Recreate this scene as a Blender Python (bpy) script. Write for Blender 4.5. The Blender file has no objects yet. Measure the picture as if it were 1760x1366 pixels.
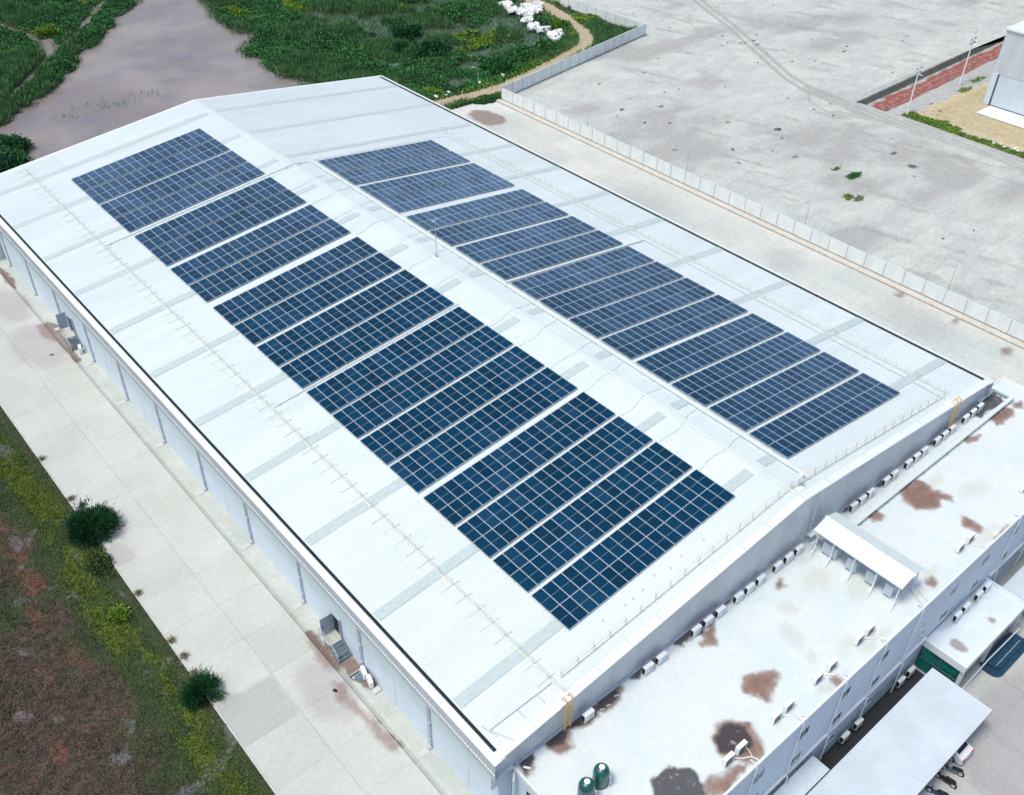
import bpy, math, random
import numpy as np
from mathutils import Matrix, Vector

random.seed(7)
rng = np.random.default_rng(7)
scene = bpy.context.scene
COL = scene.collection
R = math.radians

# ------------------------------------------------------------------ camera
CAM = np.array([-22.77, -26.21, 68.41])
YAW, PIT, ROL, FPX = -0.7256, 0.669, 0.0244, 1670.7
fwd = np.array([-math.sin(YAW) * math.cos(PIT), math.cos(YAW) * math.cos(PIT), -math.sin(PIT)])
rgt = np.array([math.cos(YAW), math.sin(YAW), 0.0])
upv = np.cross(rgt, fwd)
r2 = math.cos(ROL) * rgt + math.sin(ROL) * upv
u2 = -math.sin(ROL) * rgt + math.cos(ROL) * upv
cam_data = bpy.data.cameras.new('camera')
cam = bpy.data.objects.new('camera', cam_data)
COL.objects.link(cam)
m = Matrix([[r2[i], u2[i], -fwd[i], CAM[i]] for i in range(3)] + [[0, 0, 0, 1]])
cam.matrix_world = m
cam_data.sensor_width = 36.0
cam_data.lens = FPX / 1760.0 * 36.0
cam_data.clip_start = 0.5
cam_data.clip_end = 4000
scene.camera = cam

# ------------------------------------------------------------------ world, sun, exposure
SUN = np.array([-0.42, 0.06, 1.0]); SUN /= np.linalg.norm(SUN)
elev = math.asin(SUN[2]); azim = math.atan2(SUN[0], SUN[1])
w = bpy.data.worlds.new('World'); scene.world = w; w.use_nodes = True
nt = w.node_tree; bg = nt.nodes['Background']
sky = nt.nodes.new('ShaderNodeTexSky'); sky.sky_type = 'NISHITA'; sky.sun_disc = False
sky.sun_elevation = elev; sky.sun_rotation = azim % (2 * math.pi)
sky.air_density = 1.0; sky.dust_density = 3.0; sky.ozone_density = 0.4
nt.links.new(sky.outputs[0], bg.inputs[0]); bg.inputs[1].default_value = 0.135
sd = bpy.data.lights.new('sun', 'SUN'); sd.energy = 1.9; sd.angle = R(16); sd.color = (1.0, 0.97, 0.88)
so = bpy.data.objects.new('sun', sd); COL.objects.link(so)
so.rotation_euler = Vector(SUN).to_track_quat('Z', 'Y').to_euler(); so.location = (0, 0, 120)
scene.view_settings.view_transform = 'Standard'; scene.view_settings.look = 'None'
scene.view_settings.exposure = 0.29; scene.view_settings.gamma = 1.0
scene.render.resolution_x = 1024; scene.render.resolution_y = 794

# ------------------------------------------------------------------ helpers
def tag(o, label=None, cat=None, group=None, kind=None):
    if label: o['label'] = label
    if cat: o['category'] = cat
    if group: o['group'] = group
    if kind: o['kind'] = kind
    return o

def empty(name, loc=(0, 0, 0), rot=(0, 0, 0), label=None, cat=None, group=None):
    o = bpy.data.objects.new(name, None); COL.objects.link(o)
    o.location = loc; o.rotation_euler = rot; o.empty_display_size = 0.3
    return tag(o, label, cat, group)

def link(name, me, parent=None, loc=None, rot=None):
    o = bpy.data.objects.new(name, me); COL.objects.link(o)
    if parent: o.parent = parent
    if loc is not None: o.location = loc
    if rot is not None: o.rotation_euler = rot
    return o

def children(o): return [c for c in COL.objects if c.parent == o]

def copy_tree(o, kids):
    """kids: list of (child, [subchildren])"""
    c = o.copy(); COL.objects.link(c)
    out = []
    for ch, subs in kids:
        d = ch.copy(); COL.objects.link(d); d.parent = c
        for s in subs:
            e = s.copy(); COL.objects.link(e); e.parent = d
        out.append(d)
    return c

def npmesh(name, V, F, mats=(), smooth=False, midx=None):
    V = np.asarray(V, dtype=np.float32).reshape(-1, 3)
    me = bpy.data.meshes.new(name)
    F = np.asarray(F, dtype=np.int32)
    k = F.shape[1]; n = len(F)
    me.vertices.add(len(V)); me.vertices.foreach_set('co', V.ravel())
    me.loops.add(n * k); me.loops.foreach_set('vertex_index', F.ravel())
    me.polygons.add(n)
    me.polygons.foreach_set('loop_start', np.arange(0, n * k, k, dtype=np.int32))
    me.polygons.foreach_set('loop_total', np.full(n, k, dtype=np.int32))
    if midx is not None: me.polygons.foreach_set('material_index', np.asarray(midx, dtype=np.int32))
    for mt in mats: me.materials.append(mt)
    me.update(calc_edges=True)
    me.polygons.foreach_set('use_smooth', np.full(n, smooth))
    return me

class MB:
    """collects boxes, prisms and tubes into one mesh"""
    def __init__(s): s.v = []; s.f = []; s.m = []
    def add(s, V, F, mi=0):
        b = len(s.v); s.v += [tuple(map(float, p)) for p in V]
        for f in F: s.f.append(tuple(i + b for i in f)); s.m.append(mi)
        return s
    def box(s, x0, x1, y0, y1, z0, z1, mi=0):
        V = [(x0, y0, z0), (x1, y0, z0), (x1, y1, z0), (x0, y1, z0), (x0, y0, z1), (x1, y0, z1), (x1, y1, z1), (x0, y1, z1)]
        return s.add(V, [(0, 3, 2, 1), (4, 5, 6, 7), (0, 1, 5, 4), (1, 2, 6, 5), (2, 3, 7, 6), (3, 0, 4, 7)], mi)
    def bbox(s, x0, x1, y0, y1, z0, z1, b, mi=0):
        """box with chamfered vertical and top edges"""
        V = []
        for z, i in ((z0, 0), (z1 - b, 0), (z1, b)):
            V += [(x0 + b + i * .4, y0 + i, z), (x1 - b - i * .4, y0 + i, z), (x1 - i, y0 + b + i * .4, z), (x1 - i, y1 - b - i * .4, z),
                  (x1 - b - i * .4, y1 - i, z), (x0 + b + i * .4, y1 - i, z), (x0 + i, y1 - b - i * .4, z), (x0 + i, y0 + b + i * .4, z)]
        F = [tuple(range(7, -1, -1)), tuple(range(16, 24))]
        for l in (0, 8):
            for k in range(8): F.append((l + k, l + (k + 1) % 8, l + 8 + (k + 1) % 8, l + 8 + k))
        return s.add(V, F, mi)
    def bar(s, p, q, r, n=4, r1=None, mi=0, cap=True):
        p = Vector(p); q = Vector(q); d = (q - p).normalized()
        a = d.orthogonal().normalized(); 
        if abs(d.z) < .9: a = d.cross(Vector((0, 0, 1))).normalized()
        b = d.cross(a)
        if r1 is None: r1 = r
        V = []
        off = math.pi / n if n == 4 else 0
        for c, rr in ((p, r), (q, r1)):
            for k in range(n):
                t = 2 * math.pi * k / n + off; V.append(c + a * math.cos(t) * rr + b * math.sin(t) * rr)
        F = [(k, (k + 1) % n, n + (k + 1) % n, n + k) for k in range(n)]
        if cap: F += [tuple(range(n - 1, -1, -1)), tuple(range(n, 2 * n))]
        return s.add(V, F, mi)
    def tube(s, pts, r, n=6, mi=0):
        for i in range(len(pts) - 1): s.bar(pts[i], pts[i + 1], r, n, mi=mi)
        return s
    def prism(s, poly, axis, a, b, mi=0):
        """extrude polygon (list of 2-tuples) along axis 'x','y' or 'z' from a to b"""
        def P(u, v, t):
            return {'x': (t, u, v), 'y': (u, t, v), 'z': (u, v, t)}[axis]
        n = len(poly); V = [P(u, v, a) for u, v in poly] + [P(u, v, b) for u, v in poly]
        F = [(k, (k + 1) % n, n + (k + 1) % n, n + k) for k in range(n)] + [tuple(range(n - 1, -1, -1)), tuple(range(n, 2 * n))]
        return s.add(V, F, mi)
    def lathe(s, c, prof, n=20, mi=0):
        c = Vector(c); V = []; F = []
        for r, z in prof:
            for k in range(n):
                t = 2 * math.pi * k / n; V.append((c.x + r * math.cos(t), c.y + r * math.sin(t), c.z + z))
        for j in range(len(prof) - 1):
            for k in range(n): F.append((j * n + k, j * n + (k + 1) % n, (j + 1) * n + (k + 1) % n, (j + 1) * n + k))
        F.append(tuple(range((len(prof) - 1) * n, len(prof) * n))); F.append(tuple(range(n - 1, -1, -1)))
        return s.add(V, F, mi)
    def build(s, name, mats, parent=None, loc=None, rot=None, smooth=False):
        me = bpy.data.meshes.new(name)
        me.from_pydata(s.v, [], s.f)
        if not isinstance(mats, (list, tuple)): mats = [mats]
        for mt in mats: me.materials.append(mt)
        me.polygons.foreach_set('material_index', s.m)
        import bmesh
        bm = bmesh.new(); bm.from_mesh(me); bmesh.ops.recalc_face_normals(bm, faces=bm.faces); bm.to_mesh(me); bm.free()
        me.polygons.foreach_set('use_smooth', [smooth] * len(me.polygons))
        me.update()
        return link(name, me, parent, loc, rot)

# value noise
def _h(ix, iy, seed):
    n = (ix.astype(np.int64) * 374761393 + iy.astype(np.int64) * 668265263 + seed * 1442695041) & 0x7fffffff
    n = ((n ^ (n >> 13)) * 1274126177) & 0x7fffffff
    n = (n ^ (n >> 16)) & 0xffff
    return n / 65535.0
def vnoise(x, y, seed=0):
    x = np.asarray(x, float); y = np.asarray(y, float)
    ix = np.floor(x); iy = np.floor(y); fx = x - ix; fy = y - iy
    fx = fx * fx * (3 - 2 * fx); fy = fy * fy * (3 - 2 * fy)
    a = _h(ix, iy, seed); b = _h(ix + 1, iy, seed); c = _h(ix, iy + 1, seed); d = _h(ix + 1, iy + 1, seed)
    return (a * (1 - fx) + b * fx) * (1 - fy) + (c * (1 - fx) + d * fx) * fy
def fbm(x, y, oct=4, seed=0):
    s = 0; a = .5; t = 0
    for k in range(oct):
        s = s + a * vnoise(x * 2 ** k, y * 2 ** k, seed + 17 * k); t += a; a *= .5
    return s / t
WARP = [True]
def blob(X, Y, items):
    """items: (x,y,rx,ry) -> 1 centre .. 0 rim"""
    m = np.zeros_like(X)
    X, Y = (X + 1.1 * (fbm(X / 1.1 + 7, Y / 1.1, 4, 201) - .5), Y + 1.1 * (fbm(X / 1.1, Y / 1.1 + 3, 4, 202) - .5)) if WARP[0] else (X, Y)
    for (x, y, rx, ry) in items:
        m = np.maximum(m, 1 - np.sqrt(((X - x) / rx) ** 2 + ((Y - y) / ry) ** 2))
    return np.clip(m, 0, 1)
def poly_dist(X, Y, pts):
    d = np.full(X.shape, 1e9)
    for (x0, y0), (x1, y1) in zip(pts[:-1], pts[1:]):
        dx, dy = x1 - x0, y1 - y0; L2 = dx * dx + dy * dy
        t = np.clip(((X - x0) * dx + (Y - y0) * dy) / L2, 0, 1)
        d = np.minimum(d, np.hypot(X - x0 - t * dx, Y - y0 - t * dy))
    return d
def path_mask(X, Y, pts, wd): return np.clip(1 - poly_dist(X, Y, pts) / wd, 0, 1)
def inside(X, Y, pts):
    c = np.zeros(X.shape, bool); n = len(pts)
    for i in range(n):
        x0, y0 = pts[i]; x1, y1 = pts[(i + 1) % n]
        cond = ((y0 > Y) != (y1 > Y)) & (X < (x1 - x0) * (Y - y0) / ((y1 - y0) + 1e-12) + x0)
        c ^= cond
    return c
def in_view(P, margin=1.12):
    d = P - CAM; z = d @ fwd
    u = FPX * (d @ r2) / z; v = FPX * (d @ u2) / z
    return (z > 1) & (np.abs(u) < 880 * margin) & (np.abs(v) < 683 * margin)

def sheet(name, xs, ys, z, mat, mask=None, skip=None, smooth=True, kind='structure', parent=None):
    X, Y = np.meshgrid(xs, ys, indexing='ij')
    Z = z(X, Y) if callable(z) else np.full(X.shape, float(z))
    nx, ny = X.shape
    idx = np.arange(nx * ny).reshape(nx, ny)
    F = np.stack([idx[:-1, :-1], idx[1:, :-1], idx[1:, 1:], idx[:-1, 1:]], -1).reshape(-1, 4)
    if skip is not None:
        xc = (X[:-1, :-1] + X[1:, 1:]) / 2; yc = (Y[:-1, :-1] + Y[1:, 1:]) / 2
        F = F[~skip(xc, yc).ravel()]
    V = np.stack([X, Y, Z], -1).reshape(-1, 3)
    used, inv = np.unique(F, return_inverse=True); F = inv.reshape(F.shape)
    me = npmesh(name, V[used], F, [mat], smooth)
    if mask is not None:
        M = np.stack([np.broadcast_to(c, X.shape) for c in mask(X, Y)] + [np.ones(X.shape)] * 1, -1).reshape(-1, 4)[used]
        at = me.color_attributes.new('m', 'FLOAT_COLOR', 'POINT')
        at.data.foreach_set('color', M.astype(np.float32).ravel())
    o = link(name, me, parent)
    if kind: o['kind'] = kind
    return o

# ------------------------------------------------------------------ materials
def new_mat(name):
    mt = bpy.data.materials.new(name); mt.use_nodes = True
    return mt, mt.node_tree, mt.node_tree.nodes['Principled BSDF']
def N(nt, t, **kw):
    n = nt.nodes.new(t)
    for k, v in kw.items(): setattr(n, k, v)
    return n
def noise(nt, vec, scale, detail=4, rough=.6):
    n = N(nt, 'ShaderNodeTexNoise'); n.inputs['Scale'].default_value = scale
    n.inputs['Detail'].default_value = detail; n.inputs['Roughness'].default_value = rough
    if vec is not None: nt.links.new(vec, n.inputs['Vector'])
    return n.outputs['Fac']
def maprange(nt, v, a, b, c=0., d=1., smooth=True):
    n = N(nt, 'ShaderNodeMapRange'); n.interpolation_type = 'SMOOTHSTEP' if smooth else 'LINEAR'
    nt.links.new(v, n.inputs[0])
    for i, x in enumerate((a, b, c, d)): n.inputs[1 + i].default_value = x
    return n.outputs[0]
def mth(nt, op, a, b=None, c=None):
    n = N(nt, 'ShaderNodeMath', operation=op)
    for i, x in enumerate((a, b, c)):
        if x is None: continue
        if isinstance(x, (int, float)): n.inputs[i].default_value = x
        else: nt.links.new(x, n.inputs[i])
    return n.outputs[0]
def mixc(nt, f, a, b):
    n = N(nt, 'ShaderNodeMix', data_type='RGBA')
    for i, x in ((0, f), (6, a), (7, b)):
        if isinstance(x, (int, float)): n.inputs[i].default_value = x
        elif isinstance(x, tuple): n.inputs[i].default_value = (*x, 1)
        else: nt.links.new(x, n.inputs[i])
    return n.outputs[2]
def wpos(nt): return N(nt, 'ShaderNodeNewGeometry').outputs['Position']
def scaled(nt, v, s):
    n = N(nt, 'ShaderNodeMapping'); nt.links.new(v, n.inputs[0]); n.inputs['Scale'].default_value = s; return n.outputs[0]

def pmat(name, col, rough=.5, metal=0., var=.08, scale=1.5, bump=0., bscale=30, spec=.5, stretch=(1, 1, 1)):
    mt, nt, b = new_mat(name)
    p = scaled(nt, wpos(nt), stretch)
    f = noise(nt, p, scale, 5)
    lo = tuple(c * (1 - var) for c in col); hi = tuple(min(1, c * (1 + var * .7)) for c in col)
    nt.links.new(mixc(nt, maprange(nt, f, .3, .7), lo, hi), b.inputs['Base Color'])
    nt.links.new(maprange(nt, f, .3, .7, rough * .85, min(1, rough * 1.15)), b.inputs['Roughness'])
    b.inputs['Metallic'].default_value = metal; b.inputs['Specular IOR Level'].default_value = spec
    if bump:
        bn = N(nt, 'ShaderNodeBump'); bn.inputs['Strength'].default_value = bump; bn.inputs['Distance'].default_value = .03
        nt.links.new(noise(nt, p, bscale, 3), bn.inputs['Height']); nt.links.new(bn.outputs[0], b.inputs['Normal'])
    return mt

def layered(name, base, base2, layers, rough=.85, nscale=.25, fine=3., finev=.12, bump=.2, bscale=6, spec=.3, streak=False):
    """base<->base2 by broad noise; layers = (channel, colour, thr, soft, amp, scale, strength)"""
    mt, nt, b = new_mat(name)
    p = wpos(nt)
    at = N(nt, 'ShaderNodeAttribute', attribute_name='m')
    sep = N(nt, 'ShaderNodeSeparateColor'); nt.links.new(at.outputs['Color'], sep.inputs[0])
    c = mixc(nt, maprange(nt, noise(nt, p, nscale, 6, .65), .35, .68), base, base2)
    for (ch, colr, thr, soft, amp, sc, st) in layers:
        nz = mth(nt, 'MULTIPLY', mth(nt, 'SUBTRACT', noise(nt, p, sc, 6, .68), .5), amp)
        v = mth(nt, 'ADD', sep.outputs[ch], nz)
        # only where the painted mask is present at all
        pres = maprange(nt, sep.outputs[ch], 0.0, .06)
        f = mth(nt, 'MULTIPLY', mth(nt, 'MULTIPLY', maprange(nt, v, thr - soft, thr + soft), pres), st)
        c = mixc(nt, f, c, colr)
    if streak:
        sv = maprange(nt, noise(nt, scaled(nt, p, (.5, 1.4, 1)), .35, 8, .72), .42, .62)
        c = mixc(nt, mth(nt, 'MULTIPLY', sv, .36), c, tuple(q * .72 for q in base))
        sv = maprange(nt, noise(nt, p, 2.2, 5, .7), .56, .70)
        c = mixc(nt, mth(nt, 'MULTIPLY', sv, .30), c, tuple(q * .62 for q in base))
    fn = maprange(nt, noise(nt, p, fine, 5, .7), .25, .75, 1 - finev, 1 + finev)
    mu = N(nt, 'ShaderNodeVectorMath', operation='SCALE'); nt.links.new(c, mu.inputs[0]); nt.links.new(fn, mu.inputs['Scale'])
    nt.links.new(mu.outputs[0], b.inputs['Base Color'])
    b.inputs['Roughness'].default_value = rough; b.inputs['Specular IOR Level'].default_value = spec
    if bump:
        bn = N(nt, 'ShaderNodeBump'); bn.inputs['Strength'].default_value = bump; bn.inputs['Distance'].default_value = .05
        nt.links.new(noise(nt, p, bscale, 4), bn.inputs['Height']); nt.links.new(bn.outputs[0], b.inputs['Normal'])
    return mt

M = {}
M['roof'] = pmat('white_roof_sheet', (.640, .718, .728), .45, 0, .035, .5, spec=.4, stretch=(.15, 1.2, 1))
def bay_tone(mt, dx, dy, amp):
    nt = mt.node_tree; b = nt.nodes['Principled BSDF']; src = b.inputs['Base Color'].links[0].from_socket
    sp = N(nt, 'ShaderNodeSeparateXYZ'); nt.links.new(wpos(nt), sp.inputs[0]); cb = N(nt, 'ShaderNodeCombineXYZ')
    nt.links.new(mth(nt, 'FLOOR', mth(nt, 'DIVIDE', sp.outputs[0], dx)), cb.inputs[0]); nt.links.new(mth(nt, 'FLOOR', mth(nt, 'DIVIDE', sp.outputs[1], dy)), cb.inputs[1])
    wn = N(nt, 'ShaderNodeTexWhiteNoise'); nt.links.new(cb.outputs[0], wn.inputs[0])
    # lap line at each sheet end
    fr = mth(nt, 'FRACT', mth(nt, 'DIVIDE', sp.outputs[0], dx)); lap = maprange(nt, mth(nt, 'MULTIPLY', fr, dx), .03, .09, .90, 1.)
    dirt = maprange(nt, noise(nt, scaled(nt, wpos(nt), (.25, 2.2, 1)), 1.1, 7, .75), .58, .78, 1, .93)
    sc = N(nt, 'ShaderNodeVectorMath', operation='SCALE'); nt.links.new(src, sc.inputs[0])
    nt.links.new(mth(nt, 'MULTIPLY', mth(nt, 'MULTIPLY', maprange(nt, wn.outputs[0], 0, 1, 1 - amp, 1 + amp), lap), dirt), sc.inputs['Scale'])
    nt.links.new(sc.outputs[0], b.inputs['Base Color'])
bay_tone(M['roof'], 10.58, 4.75, .02)
M['roofcap'] = pmat('white_flashing', (.71, .765, .765), .45, 0, .04, .4)
M['wall'] = pmat('white_wall_paint', (.60, .69, .79), .6, 0, .06, .5, stretch=(1, 1, .3))
M['wallband'] = pmat('pale_green_wall_band', (.55, .67, .71), .6, 0, .05, .6, stretch=(1, 1, .3))
M['clad'] = pmat('grey_cladding', (.50, .55, .60), .45, .0, .07, .5, stretch=(1, 1, .25))
M['gable'] = pmat('silver_cladding', (.58, .63, .68), .4, .1, .10, .35, stretch=(1, 1, .15))
M['sky'] = pmat('translucent_grp_sheet', (.46, .55, .555), .6, 0, .06, 3, spec=.25)
M['dark'] = pmat('dark_gutter', (.035, .06, .075), .5, 0, .3, 2)
M['frame'] = pmat('aluminium_frame', (.64, .72, .77), .35, .3, .05, 3)
M['alu'] = pmat('galvanised_steel', (.55, .6, .63), .4, .4, .1, 4)
M['cream'] = pmat('cream_painted_rail', (.70, .71, .62), .55, 0, .12, 6)
M['yellow'] = pmat('yellow_safety_paint', (.75, .42, .06), .5, 0, .12, 5)
M['pipe'] = pmat('lavender_grey_pipe', (.46, .51, .60), .45, 0, .1, 2)
M['white'] = pmat('white_plastic', (.80, .83, .84), .45, 0, .05, 3)
M['cable'] = pmat('grey_cable', (.50, .57, .60), .6, 0, .1, 2)
M['tick'] = pmat('pale_bracket', (.56, .635, .65), .5, 0, .05, 2)
M['black'] = pmat('black_grille', (.012, .014, .018), .5, 0, .3, 30)
M['glass'] = pmat('teal_window_glass', (.008, .11, .12), .15, 0, .4, 1.5, spec=.25)
M['greenglass'] = pmat('green_porch_glass', (.01, .16, .13), .06, 0, .5, .8, spec=.9)
M['winframe'] = pmat('white_window_frame', (.7, .76, .8), .5, 0, .05, 3)
M['officewall'] = pmat('office_wall_paint', (.56, .66, .77), .65, 0, .05, .5, stretch=(1, 1, .25))
M['carport'] = pmat('carport_roof_sheet', (.55, .62, .68), .45, 0, .06, .3)
M['tank'] = pmat('dark_green_tank', (.006, .085, .085), .25, 0, .15, 2, spec=.7)
M['conc'] = pmat('pale_concrete', (.52, .53, .50), .85, 0, .1, .8, bump=.1)
M['doorgrey'] = pmat('grey_painted_door', (.35, .41, .50), .45, 0, .06, 1.5)
M['steel'] = pmat('blue_grey_steel', (.14, .20, .25), .5, .3, .2, 3)
M['platform'] = pmat('dark_blue_tile', (.012, .05, .10), .5, 0, .25, 3, bump=.1)
M['fence'] = pmat('white_fence_sheet', (.76, .81, .80), .55, 0, .07, .8, stretch=(1, 1, .3))
M['foot'] = pmat('weathered_concrete_foot', (.20, .20, .18), .9, 0, .4, 1.5)
M['bark'] = pmat('bark', (.10, .07, .05), .9, 0, .3, 4)
M['foam'] = pmat('white_foam_waste', (.78, .79, .80), .8, 0, .15, 1.0)
M['carwhite'] = pmat('white_car_paint', (.75, .77, .8), .2, 0, .03, 2, spec=.7)
M['tyre'] = pmat('tyre_rubber', (.015, .015, .016), .8, 0, .2, 6)
M['redplastic'] = pmat('red_lamp_plastic', (.45, .02, .02), .3, 0, .1, 4)

def leaf_mat(name, a, b, c, sc=.25, frac=.5):
    mt, nt, bs = new_mat(name)
    p = wpos(nt)
    ri = N(nt, 'ShaderNodeNewGeometry').outputs['Random Per Island']
    c1 = mixc(nt, maprange(nt, noise(nt, p, sc, 5, .7), .38, .62), a, b)
    c2 = mixc(nt, mth(nt, 'MULTIPLY', maprange(nt, ri, frac, 1), .75), c1, c)
    nt.links.new(c2, bs.inputs['Base Color']); bs.inputs['Roughness'].default_value = .6
    bs.inputs['Specular IOR Level'].default_value = .25
    return mt
M['leaf'] = leaf_mat('marsh_leaf', (.012, .092, .034), (.038, .175, .046), (.11, .27, .055), .12, .5)
M['leafy'] = leaf_mat('yellow_green_leaf', (.06, .19, .024), (.16, .27, .03), (.30, .36, .05), .3, .5)
M['leafd'] = leaf_mat('dark_bush_leaf', (.006, .052, .022), (.016, .095, .032), (.045, .16, .045), .9, .55)
M['reed'] = leaf_mat('reed_blade', (.04, .15, .05), (.085, .22, .075), (.18, .30, .12), .3, .5)
M['grassf'] = leaf_mat('field_weed', (.022, .060, .020), (.060, .105, .026), (.15, .18, .05), .25, .6)
M['verge'] = leaf_mat('verge_grass', (.08, .13, .022), (.15, .21, .028), (.24, .28, .05), .5, .6)
M['dead'] = leaf_mat('dead_weed', (.036, .030, .026), (.075, .052, .042), (.15, .095, .07), .8, .6)
M['dryg'] = leaf_mat('dry_grass', (.10, .09, .05), (.16, .13, .06), (.26, .22, .10), .5, .5)

def pv_mat():
    mt, nt, b = new_mat('solar_cells')
    tc = N(nt, 'ShaderNodeTexCoord').outputs['Object']
    sp = N(nt, 'ShaderNodeSeparateXYZ'); nt.links.new(tc, sp.inputs[0])
    x, y = sp.outputs[0], sp.outputs[1]
    # bus bars along the module's length, a pale gap across its middle
    fx = mth(nt, 'FRACT', mth(nt, 'MULTIPLY', x, 11.2))
    ln = maprange(nt, mth(nt, 'ABSOLUTE', mth(nt, 'SUBTRACT', fx, .5)), .30, .48, 0., .22)
    fy = mth(nt, 'FRACT', mth(nt, 'MULTIPLY', y, 11.8))
    ly = maprange(nt, mth(nt, 'ABSOLUTE', mth(nt, 'SUBTRACT', fy, .5)), .42, .5, 0., .10)
    mid = maprange(nt, mth(nt, 'ABSOLUTE', mth(nt, 'SUBTRACT', y, 1.01)), .006, .016, .55, 0.)
    rnd = N(nt, 'ShaderNodeObjectInfo').outputs['Random']
    base = mixc(nt, rnd, (.0003, .021, .048), (.0005, .035, .082))
    base = mixc(nt, maprange(nt, rnd, .8, 1, 0, .3), base, (.02, .055, .11))
    base = mixc(nt, mth(nt, 'ADD', ln, ly), base, (.06, .17, .32))
    base = mixc(nt, mid, base, (.45, .6, .7))
    nt.links.new(base, b.inputs['Base Color'])
    b.inputs['Roughness'].default_value = .16; b.inputs['Specular IOR Level'].default_value = .10
    nt.links.new(maprange(nt, rnd, 0, 1, .10, .22), b.inputs['Roughness'])
    # coated glass: little reflection face-on, a soft sky sheen at grazing angles
    lw = N(nt, 'ShaderNodeLayerWeight'); lw.inputs[0].default_value = .5
    gl = N(nt, 'ShaderNodeBsdfGlossy'); gl.inputs['Roughness'].default_value = .25; gl.inputs['Color'].default_value = (.74, .86, 1, 1)
    cl = maprange(nt, noise(nt, wpos(nt), .05, 3), .35, .65, .55, 1.1)
    fac = mth(nt, 'MULTIPLY', maprange(nt, lw.outputs['Facing'], .38, .66, 0, .36), mth(nt, 'MULTIPLY', cl, maprange(nt, rnd, 0, 1, .75, 1.15)))
    mx = N(nt, 'ShaderNodeMixShader'); nt.links.new(fac, mx.inputs[0]); nt.links.new(b.outputs[0], mx.inputs[1]); nt.links.new(gl.outputs[0], mx.inputs[2])
    nt.links.new(mx.outputs[0], nt.nodes['Material Output'].inputs[0])
    return mt
M['pv'] = pv_mat()

ORD = ['nearest', 'second', 'third', 'fourth', 'fifth', 'sixth', 'seventh', 'eighth', 'ninth', 'tenth', 'eleventh', 'twelfth',
       'thirteenth', 'fourteenth', 'fifteenth', 'sixteenth', 'seventeenth', 'eighteenth', 'nineteenth', 'twentieth',
       'twenty-first', 'twenty-second', 'twenty-third', 'twenty-fourth', 'twenty-fifth', 'twenty-sixth', 'twenty-seventh', 'twenty-eighth', 'twenty-ninth', 'thirtieth']

# ------------------------------------------------------------------ terrain and setting
ZF = -2.3          # level of the front yard (the site drops towards the road)
def ground_z(X, Y):
    front = np.clip((-1.0 - Y) / 8.5, 0, 1)
    return front * ZF

# far-reaching ground sheet
mt_ground = layered('soil_ground', (.07, .075, .05), (.10, .09, .07), [], rough=.95, bump=.3)
sheet('ground', np.array([-1500, -600, -200, -60, 0, 100, 300, 800, 1800.]), np.array([-1500, -500, -100, 0, 100, 300, 800, 2000.]), -3.6, mt_ground, mask=None)

# outlines of the stains, in metres
ROOF_BROWN = [[(13.75, -7.03), (14.6, -6.74), (15.6, -7.27), (16.43, -8.15), (15.99, -8.91), (15.66, -9.57), (14.94, -10.23), (13.91, -10.05), (13.66, -9.16), (12.81, -8.44), (13.01, -7.76)], [(18.97, -5.24), (20.11, -5.68), (21.33, -6.49), (20.94, -6.89), (19.95, -7.17), (19.02, -7.99), (18.55, -7.84), (18.75, -7.0), (18.06, -6.23), (18.4, -5.75)], [(10.48, -8.98), (11.8, -9.27), (13.21, -9.62), (13.98, -9.99), (12.53, -10.16), (10.98, -10.2), (9.9, -9.62)], [(4.21, 0.21), (5.0, 0.31), (6.08, 0.11), (6.23, -0.73), (5.44, -1.39), (4.41, -1.22), (4.22, -0.54)], [(8.45, -0.36), (10.15, 0.07), (11.46, 0.07), (11.47, -0.39), (10.38, -0.75), (9.18, -0.79)], [(6.46, 0.1), (7.52, -0.26), (8.76, -0.45), (8.59, -0.91), (7.17, -0.62), (6.55, -0.4)], [(19.44, -0.66), (21.16, -0.65), (20.68, -1.33), (19.79, -2.14), (18.87, -1.44), (19.52, -1.28)], [(45.46, -1.92), (46.83, -1.78), (48.05, -2.1), (48.2, -2.71), (47.91, -3.75), (48.45, -4.87), (47.84, -5.33), (47.42, -4.78), (46.62, -5.08), (45.56, -4.85), (44.63, -3.99), (44.62, -2.85)], [(40.57, -1.65), (41.77, -1.62), (41.74, -2.52), (40.91, -2.93), (40.53, -2.25)], [(46.8, -7.08), (47.15, -7.55), (47.02, -9.07), (46.24, -8.96), (46.15, -8.26), (45.78, -7.6)], [(56.37, -1.85), (57.49, -2.0), (58.44, -2.56), (57.29, -2.71), (56.28, -2.32)], [(61.58, -2.2), (62.55, -2.53), (61.78, -3.05), (61.0, -2.75)], [(65.48, -2.22), (66.44, -2.53), (65.4, -2.99), (64.95, -2.62)], [(37.83, -9.04), (38.59, -9.12), (38.45, -9.72), (37.64, -9.68), (37.53, -9.27)], [(2.13, 0.08), (2.66, 0.2), (2.74, -0.54), (2.28, -0.99), (1.7, -0.89)], [(23.77, -9.72), (24.35, -9.82), (24.27, -10.27), (23.54, -10.18)], [(28.25, -1.23), (28.98, -1.37), (28.63, -1.86), (27.9, -1.73)], [(46.61, -10.24), (48.84, -10.13), (48.64, -10.59), (46.47, -10.73)], [(62.08, -1.45), (64.26, -1.82), (64.5, -2.73), (63.27, -3.12), (61.81, -2.5), (61.31, -1.98)]]
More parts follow.
